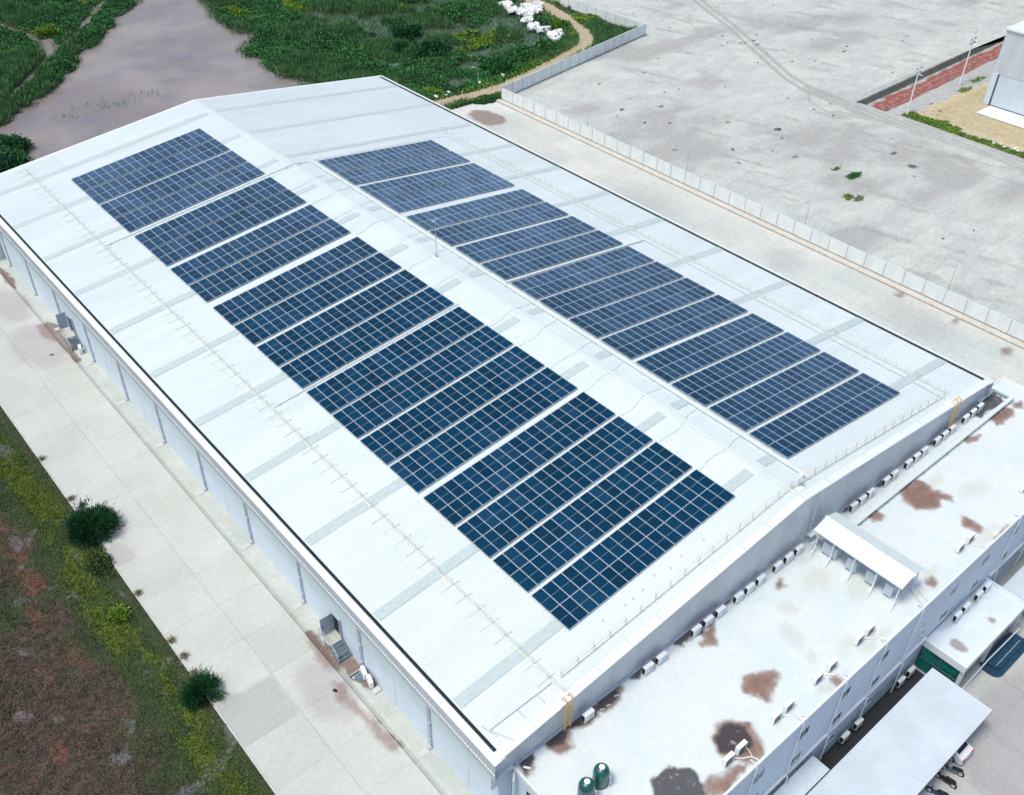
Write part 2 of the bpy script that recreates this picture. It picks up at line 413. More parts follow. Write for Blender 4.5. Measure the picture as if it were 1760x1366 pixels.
ROOF_DARK = [[(13.87, -7.14), (14.81, -7.04), (15.79, -7.79), (15.74, -8.7), (14.79, -9.25), (13.82, -8.72), (12.91, -8.25), (13.22, -7.64)], [(7.81, -6.74), (8.91, -6.4), (10.01, -6.99), (10.62, -8.0), (10.32, -9.12), (9.81, -9.55), (6.7, -7.66)], [(4.24, 0.36), (5.68, 0.45), (6.17, -0.32), (5.43, -0.82), (4.49, -0.54)], [(8.67, -0.37), (10.42, 0.04), (11.32, 0.05), (10.69, -0.57), (9.15, -0.64)], [(12.75, 0.09), (13.6, 0.37), (13.85, -0.1), (13.2, -0.36)], [(17.66, 0.41), (19.01, 0.43), (19.95, -0.51), (19.23, -0.84), (18.28, -0.39), (17.76, -0.09)], [(60.51, -0.16), (63.77, 0.39), (65.64, 0.46), (65.29, -1.47), (64.03, -1.63), (62.69, -1.12), (60.89, -1.17)], [(1.98, 0.32), (2.56, 0.39), (2.52, -0.25), (1.97, -0.4)]]
YARD_STAIN = [[(-0.5, 24.89), (-0.08, 24.54), (-0.19, 23.04), (-0.13, 21.04), (-0.49, 20.04), (-1.13, 20.81), (-1.16, 22.13), (-0.79, 23.38)], [(-1.18, 19.13), (-0.78, 17.84), (-1.58, 17.29), (-1.26, 16.09), (-0.83, 14.4), (-0.82, 12.63), (-0.5, 10.89), (-0.77, 10.66), (-1.63, 11.39), (-1.49, 12.78), (-1.4, 14.54), (-1.79, 16.04), (-2.23, 17.33), (-1.82, 18.57)], [(-0.04, 21.19), (0.9, 20.4), (1.19, 18.64), (1.07, 16.51), (0.34, 17.12), (-0.06, 18.93)], [(-1.43, 86.43), (-0.26, 86.13), (0.65, 84.74), (0.47, 81.65), (-0.0, 78.61), (-0.55, 79.36), (-0.91, 81.52), (-1.72, 84.07)], [(-0.25, 102.92), (0.12, 99.57), (-0.31, 96.58), (-0.88, 99.25)], [(-0.26, 78.66), (-0.02, 77.85), (-0.17, 75.71), (-0.6, 76.37)], [(0.11, 22.78), (0.47, 22.8), (0.1, 21.85)]]
SIDE_STAIN = [[(81.78, 105.79), (83.86, 106.21), (85.76, 104.72), (86.03, 101.12), (85.15, 98.49), (83.52, 98.47), (81.58, 99.34), (81.11, 102.32)], [(89.64, 23.14), (90.16, 22.16), (88.39, 21.93), (88.17, 22.84)], [(88.74, 15.24), (89.46, 15.0), (88.43, 13.78), (87.98, 14.49)], [(87.77, 7.42), (89.14, 6.62), (87.2, 6.0), (86.42, 6.94)]]

def stain(X, Y, polys, soft=.7, wamp=.7, ws=.8):
    Xw = X + wamp * (fbm(X / ws + 5, Y / ws, 4, 301) - .5); Yw = Y + wamp * (fbm(X / ws, Y / ws + 9, 4, 302) - .5)
    m = np.zeros_like(X)
    for p in polys:
        xs = [q[0] for q in p]; ys = [q[1] for q in p]
        sel = (Xw > min(xs) - 1.5) & (Xw < max(xs) + 1.5) & (Yw > min(ys) - 1.5) & (Yw < max(ys) + 1.5)
        if not sel.any(): continue
        a, b = Xw[sel], Yw[sel]
        d = poly_dist(a, b, p + [p[0]]); d = np.where(inside(a, b, p), d, -d)
        m[sel] = np.maximum(m[sel], np.clip(.5 + d / soft, 0, 1))
    return m
# concrete yard, left of the warehouse
def yard_mask(X, Y):
    br = stain(X, Y, YARD_STAIN, .9)
    pu = blob(X, Y, [(-2.6, 82, 4, 7), (-2.2, 19, 2.6, 4.5), (-2, 93, 2.4, 6), (-9.2, 43.8, 1.8, 2.2), (-8.8, 22.6, 1.6, 1.6)])  # mauve stains; the last two blobs paint the bushes' shadows on the slab
    slab = np.where((X < -4.9) & (Y > 18.5) & (Y < 23.2), .9, 0) + np.where((X < -4.9) & (Y < 18.5), -.0, 0)
    return br, pu, slab
def joints(mt, lines_x, y0, dy, wx=.03):
    nt = mt.node_tree; b = nt.nodes['Principled BSDF']
    src = b.inputs['Base Color'].links[0].from_socket
    sp = N(nt, 'ShaderNodeSeparateXYZ'); nt.links.new(wpos(nt), sp.inputs[0])
    f = None
    for lx in lines_x:
        d = mth(nt, 'ABSOLUTE', mth(nt, 'SUBTRACT', sp.outputs[0], lx))
        g = maprange(nt, d, wx * .6, wx * 1.6, .42, 0)
        f = g if f is None else mth(nt, 'MAXIMUM', f, g)
    fr = mth(nt, 'FRACT', mth(nt, 'DIVIDE', mth(nt, 'SUBTRACT', sp.outputs[1], y0), dy))
    d = mth(nt, 'MULTIPLY', mth(nt, 'MINIMUM', fr, mth(nt, 'SUBTRACT', 1, fr)), dy)
    g = maprange(nt, d, wx * .5, wx * 1.4, .30, 0)
    f = mth(nt, 'MAXIMUM', f, g)
    nz = maprange(nt, noise(nt, wpos(nt), 1.2, 4), .3, .6, .45, 1)
    f = mth(nt, 'MULTIPLY', f, nz)
    # slab to slab tone
    cb = N(nt, 'ShaderNodeCombineXYZ')
    nt.links.new(mth(nt, 'FLOOR', mth(nt, 'DIVIDE', mth(nt, 'ADD', sp.outputs[0], 4.9), 5.)), cb.inputs[0])
    nt.links.new(mth(nt, 'FLOOR', mth(nt, 'DIVIDE', mth(nt, 'SUBTRACT', sp.outputs[1], y0), dy)), cb.inputs[1])
    wn = N(nt, 'ShaderNodeTexWhiteNoise'); nt.links.new(cb.outputs[0], wn.inputs[0])
    sc = N(nt, 'ShaderNodeVectorMath', operation='SCALE'); nt.links.new(src, sc.inputs[0])
    nt.links.new(maprange(nt, wn.outputs[0], 0, 1, .95, 1.03), sc.inputs['Scale'])
    nt.links.new(mixc(nt, f, sc.outputs[0], (.17, .15, .12)), b.inputs['Base Color'])
mt_yard = layered('yard_concrete', (.47, .50, .46), (.53, .54, .53), [
    (1, (.36, .33, .36), .25, .22, .35, .8, .55), (0, (.24, .17, .15), .45, .40, 1.0, 1.1, .75), (2, (.40, .43, .41), .4, .1, .1, 1, .8)],
    rough=.85, nscale=.12, fine=2.5, finev=.07, bump=.1)
joints(mt_yard, [-4.9], 13.85 - 4.68 * 6, 4.68)
def zl(X, Y): return ground_z(X, Y)
sheet('concrete_yard', np.r_[np.arange(-9.9, -.62, .36), -.62], np.arange(-60, 107.3, .45), lambda X, Y: ground_z(X, Y), mt_yard, yard_mask)
# kerb gutter and apron beside the warehouse wall
mt_apron = layered('apron_concrete', (.43, .47, .43), (.50, .52, .49), [(0, (.16, .10, .08), .3, .16, .6, 2.0, .85), (1, (.33, .30, .30), .25, .2, .4, 1.5, .6)], rough=.85, nscale=.3, fine=3, finev=.08, bump=.1)
joints(mt_apron, [-.38], 13.85 - 9.34 * 3 - .2, 4.67, .03)
sheet('wall_apron', np.array([-.6, -.45, -.34, -.28, 0., .3, .6, .9, 1.3]), np.arange(-60, 106, .4),
      lambda X, Y: ground_z(X, Y) + np.select([X < -.5, X < -.4, X < -.3], [.004, -.12, -.12], .07), mt_apron, yard_mask, smooth=False)
sheet('yard_edge_kerb', np.array([-10.05, -9.905]), np.arange(-60, 107.5, 1.5), lambda X, Y: ground_z(X, Y) - .02, M['conc'], smooth=False)

# front yard (lower), in front of the offices
mt_front = layered('front_yard_concrete', (.43, .455, .445), (.49, .495, .48), [(0, (.30, .27, .29), .2, .2, .4, .6, .5)], rough=.85, nscale=.15, fine=2.5, finev=.08, bump=.1)
joints(mt_front, [26.9, 32.6, 38.27, 43.95, 49.6, 55.3], -18.15 - 5.3 * 6, 5.3)
sheet('front_yard', np.arange(1.3, 120, .8), np.r_[np.arange(-90, -9.4, .8), -9.3], ZF, mt_front, lambda X, Y: (blob(X, Y, [(42, -19, 7, 4), (38, -24, 6, 5), (35, -20, 3, 3)]), 0 * X, 0 * X))

# right hand yard between warehouse and fence
def ryard_mask(X, Y):
    br = stain(X, Y, SIDE_STAIN, 1.4, 1.6, 1.5)
    pu = blob(X, Y, [(82, 101, 8, 9), (80, 62, 9, 16), (76, 30, 8, 10), (85, 18, 6, 9), (74, 88, 8, 9), (84, 38, 5, 5)])
    wh = blob(X, Y, [(80, 108, 7, 4), (74, 40, 6, 12)])
    return br, pu, wh
mt_ry = layered('side_yard_concrete', (.50, .54, .52), (.60, .60, .55), [(1, (.40, .42, .41), .4, .35, .9, .3, .55), (2, (.60, .61, .59), .2, .2, .3, .6, .8), (0, (.22, .16, .13), .45, .3, .9, 1.2, .8)],
                rough=.88, nscale=.09, fine=1.6, finev=.09, bump=.1)
joints(mt_ry, [69.5, 75.5, 82.2], -60, 7.0, .03)
def ryz(X, Y): return np.where(Y < 0, ground_z(X, Y), 0) - .0
sheet('side_yard', np.arange(63.0, 89.61, .38), np.arange(-60, 109.6, .5), ryz, mt_ry, ryard_mask, skip=lambda X, Y: (Y > 106.5) & (X < 72))
# drain strip at the foot of the fence
mt_drain = layered('drain_concrete', (.50, .48, .43), (.56, .54, .50), [(0, (.14, .09, .06), .25, .2, .7, 1.6, .9)], rough=.9, nscale=.4, bump=.1)
def drm(X, Y): return (np.where(np.abs(X - 89.75) < .12, .55, 0) + np.where(X > 91.0, .5, 0), 0 * X, 0 * X)
sheet('drain_strip', np.array([89.6, 89.7, 89.8, 89.95, 90.3, 90.7, 90.95, 91.1, 91.25]), np.arange(-60, 107.5, .6), lambda X, Y: ryz(X, Y) + np.select([X < 89.75, X < 89.85], [.0, -.10], .05), mt_drain, drm, smooth=False)
# back strip beyond the far gable
sheet('back_apron', np.arange(-9.9, 72, 2.), np.array([105.2, 106.4, 107.8]), lambda X, Y: -.03 - np.clip(Y - 106.5, 0, 9) * .4, M['conc'])

# big graded lot to the right of the fence
FX, FY = 139.2, 116.0          # outer corner of the white fence
def lot_skip(X, Y):
    fy = 107.2 + (X - 91) * (FY - 107.2) / (FX - 91)
    marsh = (X < FX - .1) & (Y > fy)
    ditch = (X > 142.5) & (X < 215) & (Y > 32) & (Y < 67)
    return marsh | ditch | (X < 91.2)
def lot_mask(X, Y):
    tr = np.zeros_like(X)
    for off in (-1.1, 1.0):
        tr = np.maximum(tr, path_mask(X, Y, [(169 + off, 128), (159.4 + off, 109), (149.2 + off, 91.5), (143 + off, 80.8), (140.5 + off, 73), (141 + off, 66)], .75))
    for off in (-2.0, -1.0, .0, 1.0, 2.):
        tr = np.maximum(tr, .9 * path_mask(X, Y, [(141.2 + off * .8, 76), (140 + off * .8, 62), (140.8 + off, 50), (141.5 + off, 38), (142 + off, 20)], .55))
    tr = np.maximum(tr, .7 * path_mask(X, Y, [(178, 150), (200, 120), (222, 84), (232, 60)], 2.5))
    tr = np.maximum(tr, .7 * path_mask(X, Y, [(139.8, 74), (136, 71), (134.5, 66), (138, 62), (141, 64)], .6))
    tr = np.maximum(tr, .5 * path_mask(X, Y, [(139, 112), (150, 107), (155, 108)], 1.5))
    tr = np.maximum(tr, .5 * np.clip((fbm(X / 2.2 + Y / 9, Y / 8, 4, 88) - .60) * 9, 0, 1))
    gr = fbm(X / 16, Y / 9, 5, 3); gr = np.clip((gr - .50) * 5, 0, 1) * .8
    gr = np.maximum(gr, blob(X, Y, [(122, 61, 17, 9), (128, 47, 10, 8), (113, 44, 10, 5), (165, 88, 12, 7), (185, 95, 14, 8), (118, 36, 12, 4), (130, 28, 14, 5), (100, 94, 7, 5)]))
    wd = blob(X, Y, [(115, 47.2, 2.0, 1.0), (114.9, 50.6, 1.3, .6), (108, 43.4, 1.6, 1.2), (108.6, 42, 1.8, .7), (125.9, 43.2, 1.0, 1.2), (127.9, 48, 1.6, .7), (120.5, 66.6, 1.2, .8), (105, 89.8, .9, .5), (112, 86.5, .8, .4), (103.7, 83, .7, .4), (154, 97, 1., .5)])
    return tr, gr, wd
mt_lot = layered('graded_lot', (.46, .49, .468), (.54, .56, .53), [
    (1, (.335, .34, .335), .42, .45, 1.1, .16, .5), (1, (.30, .285, .275), .66, .3, 1.5, .5, .45), (0, (.27, .255, .25), .42, .3, .8, .8, .6), (2, (.05, .055, .045), .35, .15, .8, 2.2, .85)],
    rough=.95, nscale=.16, fine=1.8, finev=.13, bump=.35, bscale=3, streak=True)
sheet('graded_lot', np.r_[91.2, np.arange(91.8, 142.2, .55), 142.5, np.arange(143, 215, .7), 215, np.arange(216, 300, 2.5)],
      np.r_[np.arange(-40, 32, .8), 32, np.arange(32.6, 66.8, .55), 67, np.arange(67.6, 116, .6), 116, np.arange(117, 190, 1.2), np.arange(192, 300, 4)],
      lambda X, Y: .0 + .10 * (fbm(X / 5, Y / 5, 3, 9) - .5), mt_lot, lot_mask, skip=lot_skip)
# neighbouring plot: dark bank, red ditch, grey shoulder, sandy yard
def plot_z(X, Y):
    top = 65.2 + (X - 143) * .04
    d = top - Y
    z = np.where(d < 0, 0, np.where(d < .55, -1.1 * d / .55, -1.1 + np.clip((d - 4.0) / 2.5, 0, 1) * 1.05))
    near = np.clip((143.9 - X) / .6, 0, 1); z = z * (1 - near)
    z = np.where(Y < 57, -.05, z)
    return z + .25 * (fbm(X / 1.5, Y / 1.0, 3, 5) - .5) * (z < -.6)
def plot_mask(X, Y):
    X0, Y0 = X, Y
    Y = Y + 1.6 * (fbm(X / 2.5, Y / 1.5, 4, 71) - .5)
    top = 65.2 + (X - 143) * .04; d = top - Y; d0 = top - Y0
    red = np.clip(1 - np.abs(d - 3.6) / 3.0, 0, 1) * np.clip((X - 145) / 2.5, 0, 1)
    dark = np.clip(1 - np.abs(d0 - .35) / .62, 0, 1)
    dark = np.maximum(dark, blob(X, Y, [(145, 60, 2.2, 1.6), (149.6, 51.9, .9, .5), (151.6, 53.4, 1.2, .5), (146.5, 52.5, .8, .4), (153.5, 56, .9, .4), (147, 49, 1.2, .7)]))
    sand = np.clip((56.2 - (X - 143) * .02 - Y) / 2.2, 0, 1) * np.clip((X - 145.6) / 3.0, 0, 1)
    sand = np.maximum(sand, blob(X, Y, [(146, 60.8, 1.6, 1.0)]) * .8)
    return red, dark, sand
mt_plot = layered('neighbour_plot', (.36, .38, .38), (.42, .43, .42), [
    (2, (.50, .43, .28), .3, .25, .6, .35, 1.), (2, (.38, .33, .20), .85, .3, 1.6, .5, .7), (0, (.27, .075, .055), .22, .14, .5, .6, .95), (0, (.42, .25, .22), .62, .12, .9, .8, .6), (1, (.055, .065, .06), .38, .22, .8, 1.0, .88), (0, (.16, .05, .045), .80, .15, 2.2, 1.1, .7)],
    rough=.9, nscale=.2, fine=1.2, finev=.18, bump=.4, bscale=2.5)
sheet('neighbour_plot', np.arange(142.5, 215.1, .5), np.r_[np.arange(32, 56, .6), np.arange(56, 67.01, .25)], plot_z, mt_plot, plot_mask)

# ------------------------------------------------------------------ marsh
SHORE_L = [(4, 128), (9.5, 139), (13, 137), (17, 140), (16, 145), (14, 149), (14.9, 149.5), (19.6, 155.5), (23.9, 159), (28.5, 163.8), (34.5, 170.7), (42.9, 181), (48.6, 186), (54.2, 196), (59.8, 201), (66, 209), (80, 240)]
SHORE_R = [(108, 240), (92, 216), (80, 202), (77.7, 198.3), (72.5, 184.4), (72.2, 174.6), (73.5, 168.5), (66.5, 160), (67.5, 153), (66.5, 147.3), (66.2, 142.2), (68.7, 136.4), (69, 130), (67, 118), (67, 100)]
WATER = SHORE_L + SHORE_R + [(-30, 100), (-30, 120)]
CHAN = [(10, 150), (17.8, 158), (24, 166.1), (33.2, 178.5), (43.5, 189.8), (54.6, 204.7), (66, 222)]
CHAN2 = [(36, 182), (38, 190), (34, 205), (30, 220)]
PONDS = [(90, 172), (95.5, 165), (95.8, 155), (96.5, 146), (97.8, 137.5), (101, 131), (104.5, 128.3), (109, 127.5), (115, 127.6), (121, 129.5), (124, 133), (121.6, 143)]
PONDS2 = [(100, 150), (108, 144), (113, 140), (122, 142.5)]
HEAP_ = [(127.4, 153), (135.5, 145), (131, 140), (127, 139), (125, 134.5), (123.5, 132), (126.3, 129), (125, 126), (121, 124), (120.3, 126), (122.2, 129), (121.8, 133), (123.5, 138), (125, 143), (126, 149)]
PATH = [(78, 112), (84, 112.3), (89, 111.4), (95, 111.4), (104, 113.2), (112, 115), (119, 117), (123.5, 118.5), (127, 121.5), (129.7, 125.5), (131.6, 131), (133.9, 136.5), (137, 150)]
def veg_amount(X, Y):
    w1 = inside(X, Y, WATER).astype(float)
    jig = (fbm(X / 3.5, Y / 3.5, 4, 21) - .5)
    dsh = np.minimum(poly_dist(X, Y, SHORE_L), poly_dist(X, Y, SHORE_R))
    land = np.where(w1 > .5, -dsh, dsh) + jig * 5.0
    ch = np.minimum(poly_dist(X, Y, CHAN) - .7, poly_dist(X, Y, CHAN2) - 1.2) + jig * 3.0
    pd = np.minimum(poly_dist(X, Y, PONDS) - 2.6, poly_dist(X, Y, PONDS2) - 2.6) + jig * 5.5
    extra = (fbm(X / 7, Y / 5, 4, 33) - .40) * 16
    inner = np.where((X > 85) & (Y < 165) & (Y > 116), extra, 9)
    v = np.minimum.reduce([land, ch, pd, inner])
    pth = poly_dist(X, Y, PATH) - 1.35 - .5 * (fbm(X / 2, Y / 2, 3, 99) - .5)
    return v, pth
def in_marsh(X, Y):
    fy = 107.2 + (X - 91) * (FY - 107.2) / (FX - 91)
    return ((X < FX) & ((X < 91) | (Y > fy + .25)) & (Y > 106.3)) & ~((X < 90.9) & (X > 72) & (Y < 108.9))
def canopy(X, Y):
    b = fbm(X / 4.2, Y / 4.2, 4, 41); big = fbm(X / 13, Y / 13, 3, 51)
    return np.clip((b - .30) * 3.6, .05, 2.4) * (.5 + big * 1.1)
def marsh_z(X, Y):
    v, pth = veg_amount(X, Y)
    edge = np.clip(v / 1.6, 0, 1)
    z = np.where(v > 0, -.35 + edge * canopy(X, Y) * .75, -1.4)
    pk = np.clip(1 - pth / .8, 0, 1)
    low = np.clip(1 - pth / 3.0, 0, 1)
    z = z * (1 - low) + low * (.05 + .2 * fbm(X, Y, 3, 5))
    z = z * (1 - pk) + pk * .02
    z = np.where(inside(X, Y, HEAP_), np.minimum(z, -.2), z)
    fr = np.clip((Y - 107) / 3, 0, 1) ; z = np.where((X < 66) , z, z * fr + (1 - fr) * -.02)
    return z
def marsh_mask(X, Y):
    v, pth = veg_amount(X, Y)
    fence = np.clip(1 - np.abs(X - 136.5) / 3.5, 0, 1) * (Y > 117)
    return np.clip(1 - (pth) / 1.2, 0, 1), np.clip(1 - v / 1.5, 0, 1), np.maximum(fence, blob(X, Y, [(130, 122, 6, 3.5), (134, 119, 6, 3)]))
mt_marsh = layered('marsh_bank', (.010, .035, .014), (.022, .055, .020), [(1, (.05, .055, .045), .35, .3, .4, .8, .8), (2, (.12, .10, .05), .3, .3, .6, .8, .85), (0, (.40, .34, .24), .45, .15, .35, .8, 1.)],
                   rough=.95, nscale=.2, fine=2, finev=.3, bump=.6, bscale=3)
sheet('marsh_bank', np.arange(-45, 139.3, .62), np.r_[np.arange(106.3, 190, .62), np.arange(190, 262, 1.0)], marsh_z, mt_marsh, marsh_mask, skip=lambda X, Y: ~in_marsh(X, Y))
# far vegetation beyond the modelled bank reads from the ground sheet
mt, nt, b = new_mat('muddy_water'); M['water'] = mt
p = wpos(nt)
c = mixc(nt, maprange(nt, noise(nt, p, .05, 5, .6), .38, .62), (.225, .192, .19), (.30, .265, .25))
c = mixc(nt, mth(nt, 'MULTIPLY', maprange(nt, noise(nt, scaled(nt, p, (1, 1, 1)), .16, 6, .7), .46, .72), .5), c, (.12, .145, .20))
sp = N(nt, 'ShaderNodeSeparateXYZ'); nt.links.new(p, sp.inputs[0])
c = mixc(nt, maprange(nt, mth(nt, 'ADD', sp.outputs[0], mth(nt, 'MULTIPLY', noise(nt, p, .1, 3), 14)), 80, 108, 0, .75), c, (.15, .20, .23))
nt.links.new(c, b.inputs['Base Color']); b.inputs['Roughness'].default_value = .28; b.inputs['Specular IOR Level'].default_value = .35
bn = N(nt, 'ShaderNodeBump'); bn.inputs['Strength'].default_value = .12; bn.inputs['Distance'].default_value = .05
nt.links.new(noise(nt, p, 1.4, 4), bn.inputs['Height']); nt.links.new(bn.outputs[0], b.inputs['Normal'])
sheet('water', np.linspace(-300, FX - .3, 12), np.linspace(106.2, 520, 12), -.75, M['water'])

# ------------------------------------------------------------------ scattered foliage (one mesh each)
def leaves(name, P, L, Wd, mat, up=.35, droop=0., kind='stuff', parent=None, dirs=None, tri=False):
    """P (n,3) leaf bases, L lengths, Wd widths; each leaf a bent quad pair"""
    n = len(P)
    if dirs is None:
        d = rng.normal(size=(n, 3)); d[:, 2] = np.abs(d[:, 2]) * up * 2 + up
    else: d = dirs
    d /= np.linalg.norm(d, axis=1, keepdims=True)
    s = np.cross(d, rng.normal(size=(n, 3))); s /= np.linalg.norm(s, axis=1, keepdims=True)
    L = np.broadcast_to(L, (n,))[:, None]; Wd = np.broadcast_to(Wd, (n,))[:, None]
    tip = P + d * L; tip[:, 2] -= droop * L[:, 0]
    mid = P + d * L * .5
    V = np.stack([P, mid + s * Wd * .5, tip, mid - s * Wd * .5], 1).reshape(-1, 3)
    F = np.arange(n * 4).reshape(-1, 4)
    me = npmesh(name, V, F, [mat])
    o = link(name, me, parent)
    if kind: o['kind'] = kind
    return o
def scatter(x0, x1, y0, y1, n):
    return rng.uniform(x0, x1, n), rng.uniform(y0, y1, n)

# marsh vegetation
X, Y = scatter(-30, 139, 107, 262, 1150000)
v, pth = veg_amount(X, Y)
HEAP = [(127.4, 153), (135.5, 145), (131, 140), (127, 139), (125, 134.5), (123.5, 132), (126.3, 129), (125, 126), (121, 124), (120.3, 126), (122.2, 129), (121.8, 133), (123.5, 138), (125, 143), (126, 149)]
keep = in_marsh(X, Y) & (v > .15) & (pth > .25) & ~(inside(X, Y, HEAP) & (rng.random(len(X)) < .9))
X, Y, v, pth = X[keep], Y[keep], v[keep], pth[keep]
Z = marsh_z(X, Y)
P = np.stack([X, Y, Z - .05], 1)
k = in_view(P); P = P[k]; v = v[k]; pth = pth[k]
dist = np.linalg.norm(P - CAM, axis=1)
thin = rng.random(len(P)) < np.clip(1.25 - (dist - 140) / 260, .4, 1)
P = P[thin]; v = v[thin]; pth = pth[thin]
near_path = pth < 2.2
yl = (vnoise(P[:, 0] / 6, P[:, 1] / 6, 77) > .86) | (near_path & (rng.random(len(P)) < .5)) | ((vnoise(P[:, 0] / 11, P[:, 1] / 7, 78) > .62) & (P[:, 0] > 100) & (P[:, 1] > 128) & (P[:, 1] < 142))
rd = (~yl) & (vnoise(P[:, 0] / 9, P[:, 1] / 9, 79) > .55)
rest = ~(yl | rd)
o = leaves('marsh_undergrowth', P[rest], rng.uniform(.2, .62, rest.sum()), rng.uniform(.14, .38, rest.sum()), M['leaf'], up=.3)
tag(o, 'dark green tangled undergrowth covering the marsh banks around the muddy water', 'undergrowth')
q = P[rd]; dd = rng.normal(size=(len(q), 3)) * .28; dd[:, 2] = 1
o = leaves('marsh_grass', q, rng.uniform(.6, 1.5, len(q)), rng.uniform(.08, .18, len(q)), M['reed'], dirs=dd)
tag(o, 'tall mid green marsh grass standing between the darker undergrowth', 'marsh grass')
q = P[yl]
o = leaves('marsh_weeds', q, rng.uniform(.25, .7, len(q)), rng.uniform(.15, .4, len(q)), M['leafy'], up=.3)
tag(o, 'yellow green weeds in patches on the marsh bank and along the dirt path', 'weeds')
# emergent reeds in the shallow ponds and at the shore
X, Y = scatter(-20, 139, 107, 240, 420000)
v, pth = veg_amount(X, Y)
isl = inside(X, Y, [(23, 150), (27, 147), (44, 148), (44, 152), (30, 154)]) & (vnoise(X / 1.5, Y, 5) > .5)
band = ((v < .2) & (v > -3.5) & (X > 86) & (rng.random(len(X)) < .8)) | ((v < .3) & (v > -1.6) & (X > 64) & (rng.random(len(X)) < .5)) | ((v < .2) & (v > -6) & (X > 86) & (vnoise(X / 3, Y / 3, 91) > .45)) | ((v < .2) & (v > -1.0) & (rng.random(len(X)) < .35)) | (isl & (rng.random(len(X)) < .12))
keep = in_marsh(X, Y) & band & (pth > 1)
P = np.stack([X[keep], Y[keep], np.full(keep.sum(), -.85)], 1); P = P[in_view(P)]
dd = rng.normal(size=(len(P), 3)) * .3; dd[:, 2] = 1
o = leaves('reeds', P, rng.uniform(.4, 1.2, len(P)), rng.uniform(.05, .13, len(P)), M['reed'], dirs=dd)
tag(o, 'thin green reeds rising out of the shallow marsh water', 'reeds')

BX, BY = -9.9, 48.2
def bush(name, x, y, z, rx, ry, h, n, ls, mat, label, group=None, cat='bush', frond=False, bark=True):
    root = empty(name, (x, y, z), label=label, cat=cat, group=group)
    mb = MB(); r = random.Random(int(x * 10 + y))
    tips = []
    for k in range(11):
        a = r.uniform(0, 6.28); e = r.uniform(.5, 1.3)
        p0 = Vector((0, 0, -.1)); q = Vector((math.cos(a) * rx * .35 * math.cos(e), math.sin(a) * ry * .35 * math.cos(e), h * .4 * math.sin(e)))
        q2 = Vector((math.cos(a + .3) * rx * .8 * math.cos(e), math.sin(a + .3) * ry * .8 * math.cos(e), h * .85 * math.sin(e)))
        mb.bar(p0, q, .035 * h, 5, .022 * h); mb.bar(q, q2, .022 * h, 5, .006 * h)
        tips += [q, q2]
    mb.build('branch', M['bark'], root)
    # clumped leaves, in uneven lobes
    lob = [(r.uniform(0, 6.28), r.uniform(.65, 1.25)) for _ in range(6)]
    nc = 44
    cen = []
    for k in range(nc):
        a = r.uniform(0, 6.28); e = math.asin(r.uniform(0, 1)); rr = r.uniform(.4, .95)
        lw = max(m_ * max(0, math.cos((a - la) * 1.0)) ** 2 for la, m_ in lob); rr *= .78 + .25 * lw
        cen.append((math.cos(a) * math.cos(e) * rx * rr, math.sin(a) * math.cos(e) * ry * rr, .12 * h + math.sin(e) * h * rr * .85))
    cen = np.array(cen)
    ci = rng.integers(0, nc, n)
    P = cen[ci] + rng.normal(size=(n, 3)) * np.array([rx, ry, h * .8]) * .15
    P[:, 2] = np.maximum(P[:, 2], .02)
    out = P / np.array([rx, ry, h]); out[:, 2] += .3; out += rng.normal(size=(n, 3)) * (.35 if frond else .8)
    if frond:
        L = rng.uniform(ls * .6, ls * 1.6, n); W_ = L * .16
    else:
        L = rng.uniform(ls * .6, ls * 1.3, n); W_ = L * .6
    o = leaves('crown', P, L, W_, mat, dirs=out, kind=None, parent=root, droop=.15 if frond else 0)
    return root
bush('roadside_bush', BX, BY, 0, 2.2, 2.15, 2.7, 11000, .40, M['leafd'], 'large dark green feathery bush overhanging the concrete yard edge', frond=True)
bush('roadside_bush', BX - .9, BY - 4.3, 0, 1.2, 2.2, .5, 2600, .22, M['grassf'], 'low dark green growth spreading just below the largest feathery bush')
bush('roadside_bush', -10.3, 25.0, 0, 1.55, 1.55, 1.8, 6500, .33, M['leafd'], 'smaller dark green bush at the yard edge in the lower left', frond=True)
bush('roadside_bush', -12.0, 36.9, 0, .9, .9, .8, 1600, .22, M['leafy'], 'small yellow green shrub in the weeds between the two dark bushes')
bush('shore_bush', 10.3, 134.5, -.6, 5.2, 3.6, 2.6, 6500, .5, M['leafd'], 'dark green bush behind the far left corner of the warehouse roof')
bush('shore_bush', 14.6, 140.5, -.7, 2.6, 2.2, 2.2, 3200, .45, M['leafd'], 'lone dark bush standing in the muddy water at the left')
for i, (x, y, s, lb) in enumerate([(98.5, 147.5, 3.6, 'round dark bush in the marsh beside the upper pond'), (96.5, 134.5, 3.9, 'round dark bush in the marsh nearest the warehouse roof'),
                                   (92.2, 139.5, 3.0, 'dark bush left of the two round marsh bushes'), (108.5, 121.5, 4.2, 'broad green bush between the pond and the dirt path'),
                                   (100.5, 121, 3.6, 'green bush by the dirt path left of the broad one'), (116, 122, 3.2, 'green bush at the bend of the dirt path'),
                                   (112, 152, 3.4, 'large green bush left of the white waste heap'), (128.5, 131.3, 2.2, 'yellowish bush beside the winding dirt path')]):
    bush('marsh_bush', x, y, -.3, s, s * .85, s * .62, 5200, .5, M['leafy'] if 'yellowish' in lb else (M['leafd'] if 'dark' in lb else M['leaf']), lb, 'bushes in the marsh')
bush('yellow_shrub', 76.5, 178.5, -.4, 2.3, 2.0, 1.7, 2600, .42, M['leafy'], 'yellow green shrub on the bank at the edge of the muddy water')
bush('yellow_shrub', 39.5, 193.5, -.2, 2.6, 2.2, 1.8, 2200, .42, M['leafy'], 'olive shrub among the dark growth left of the channel')

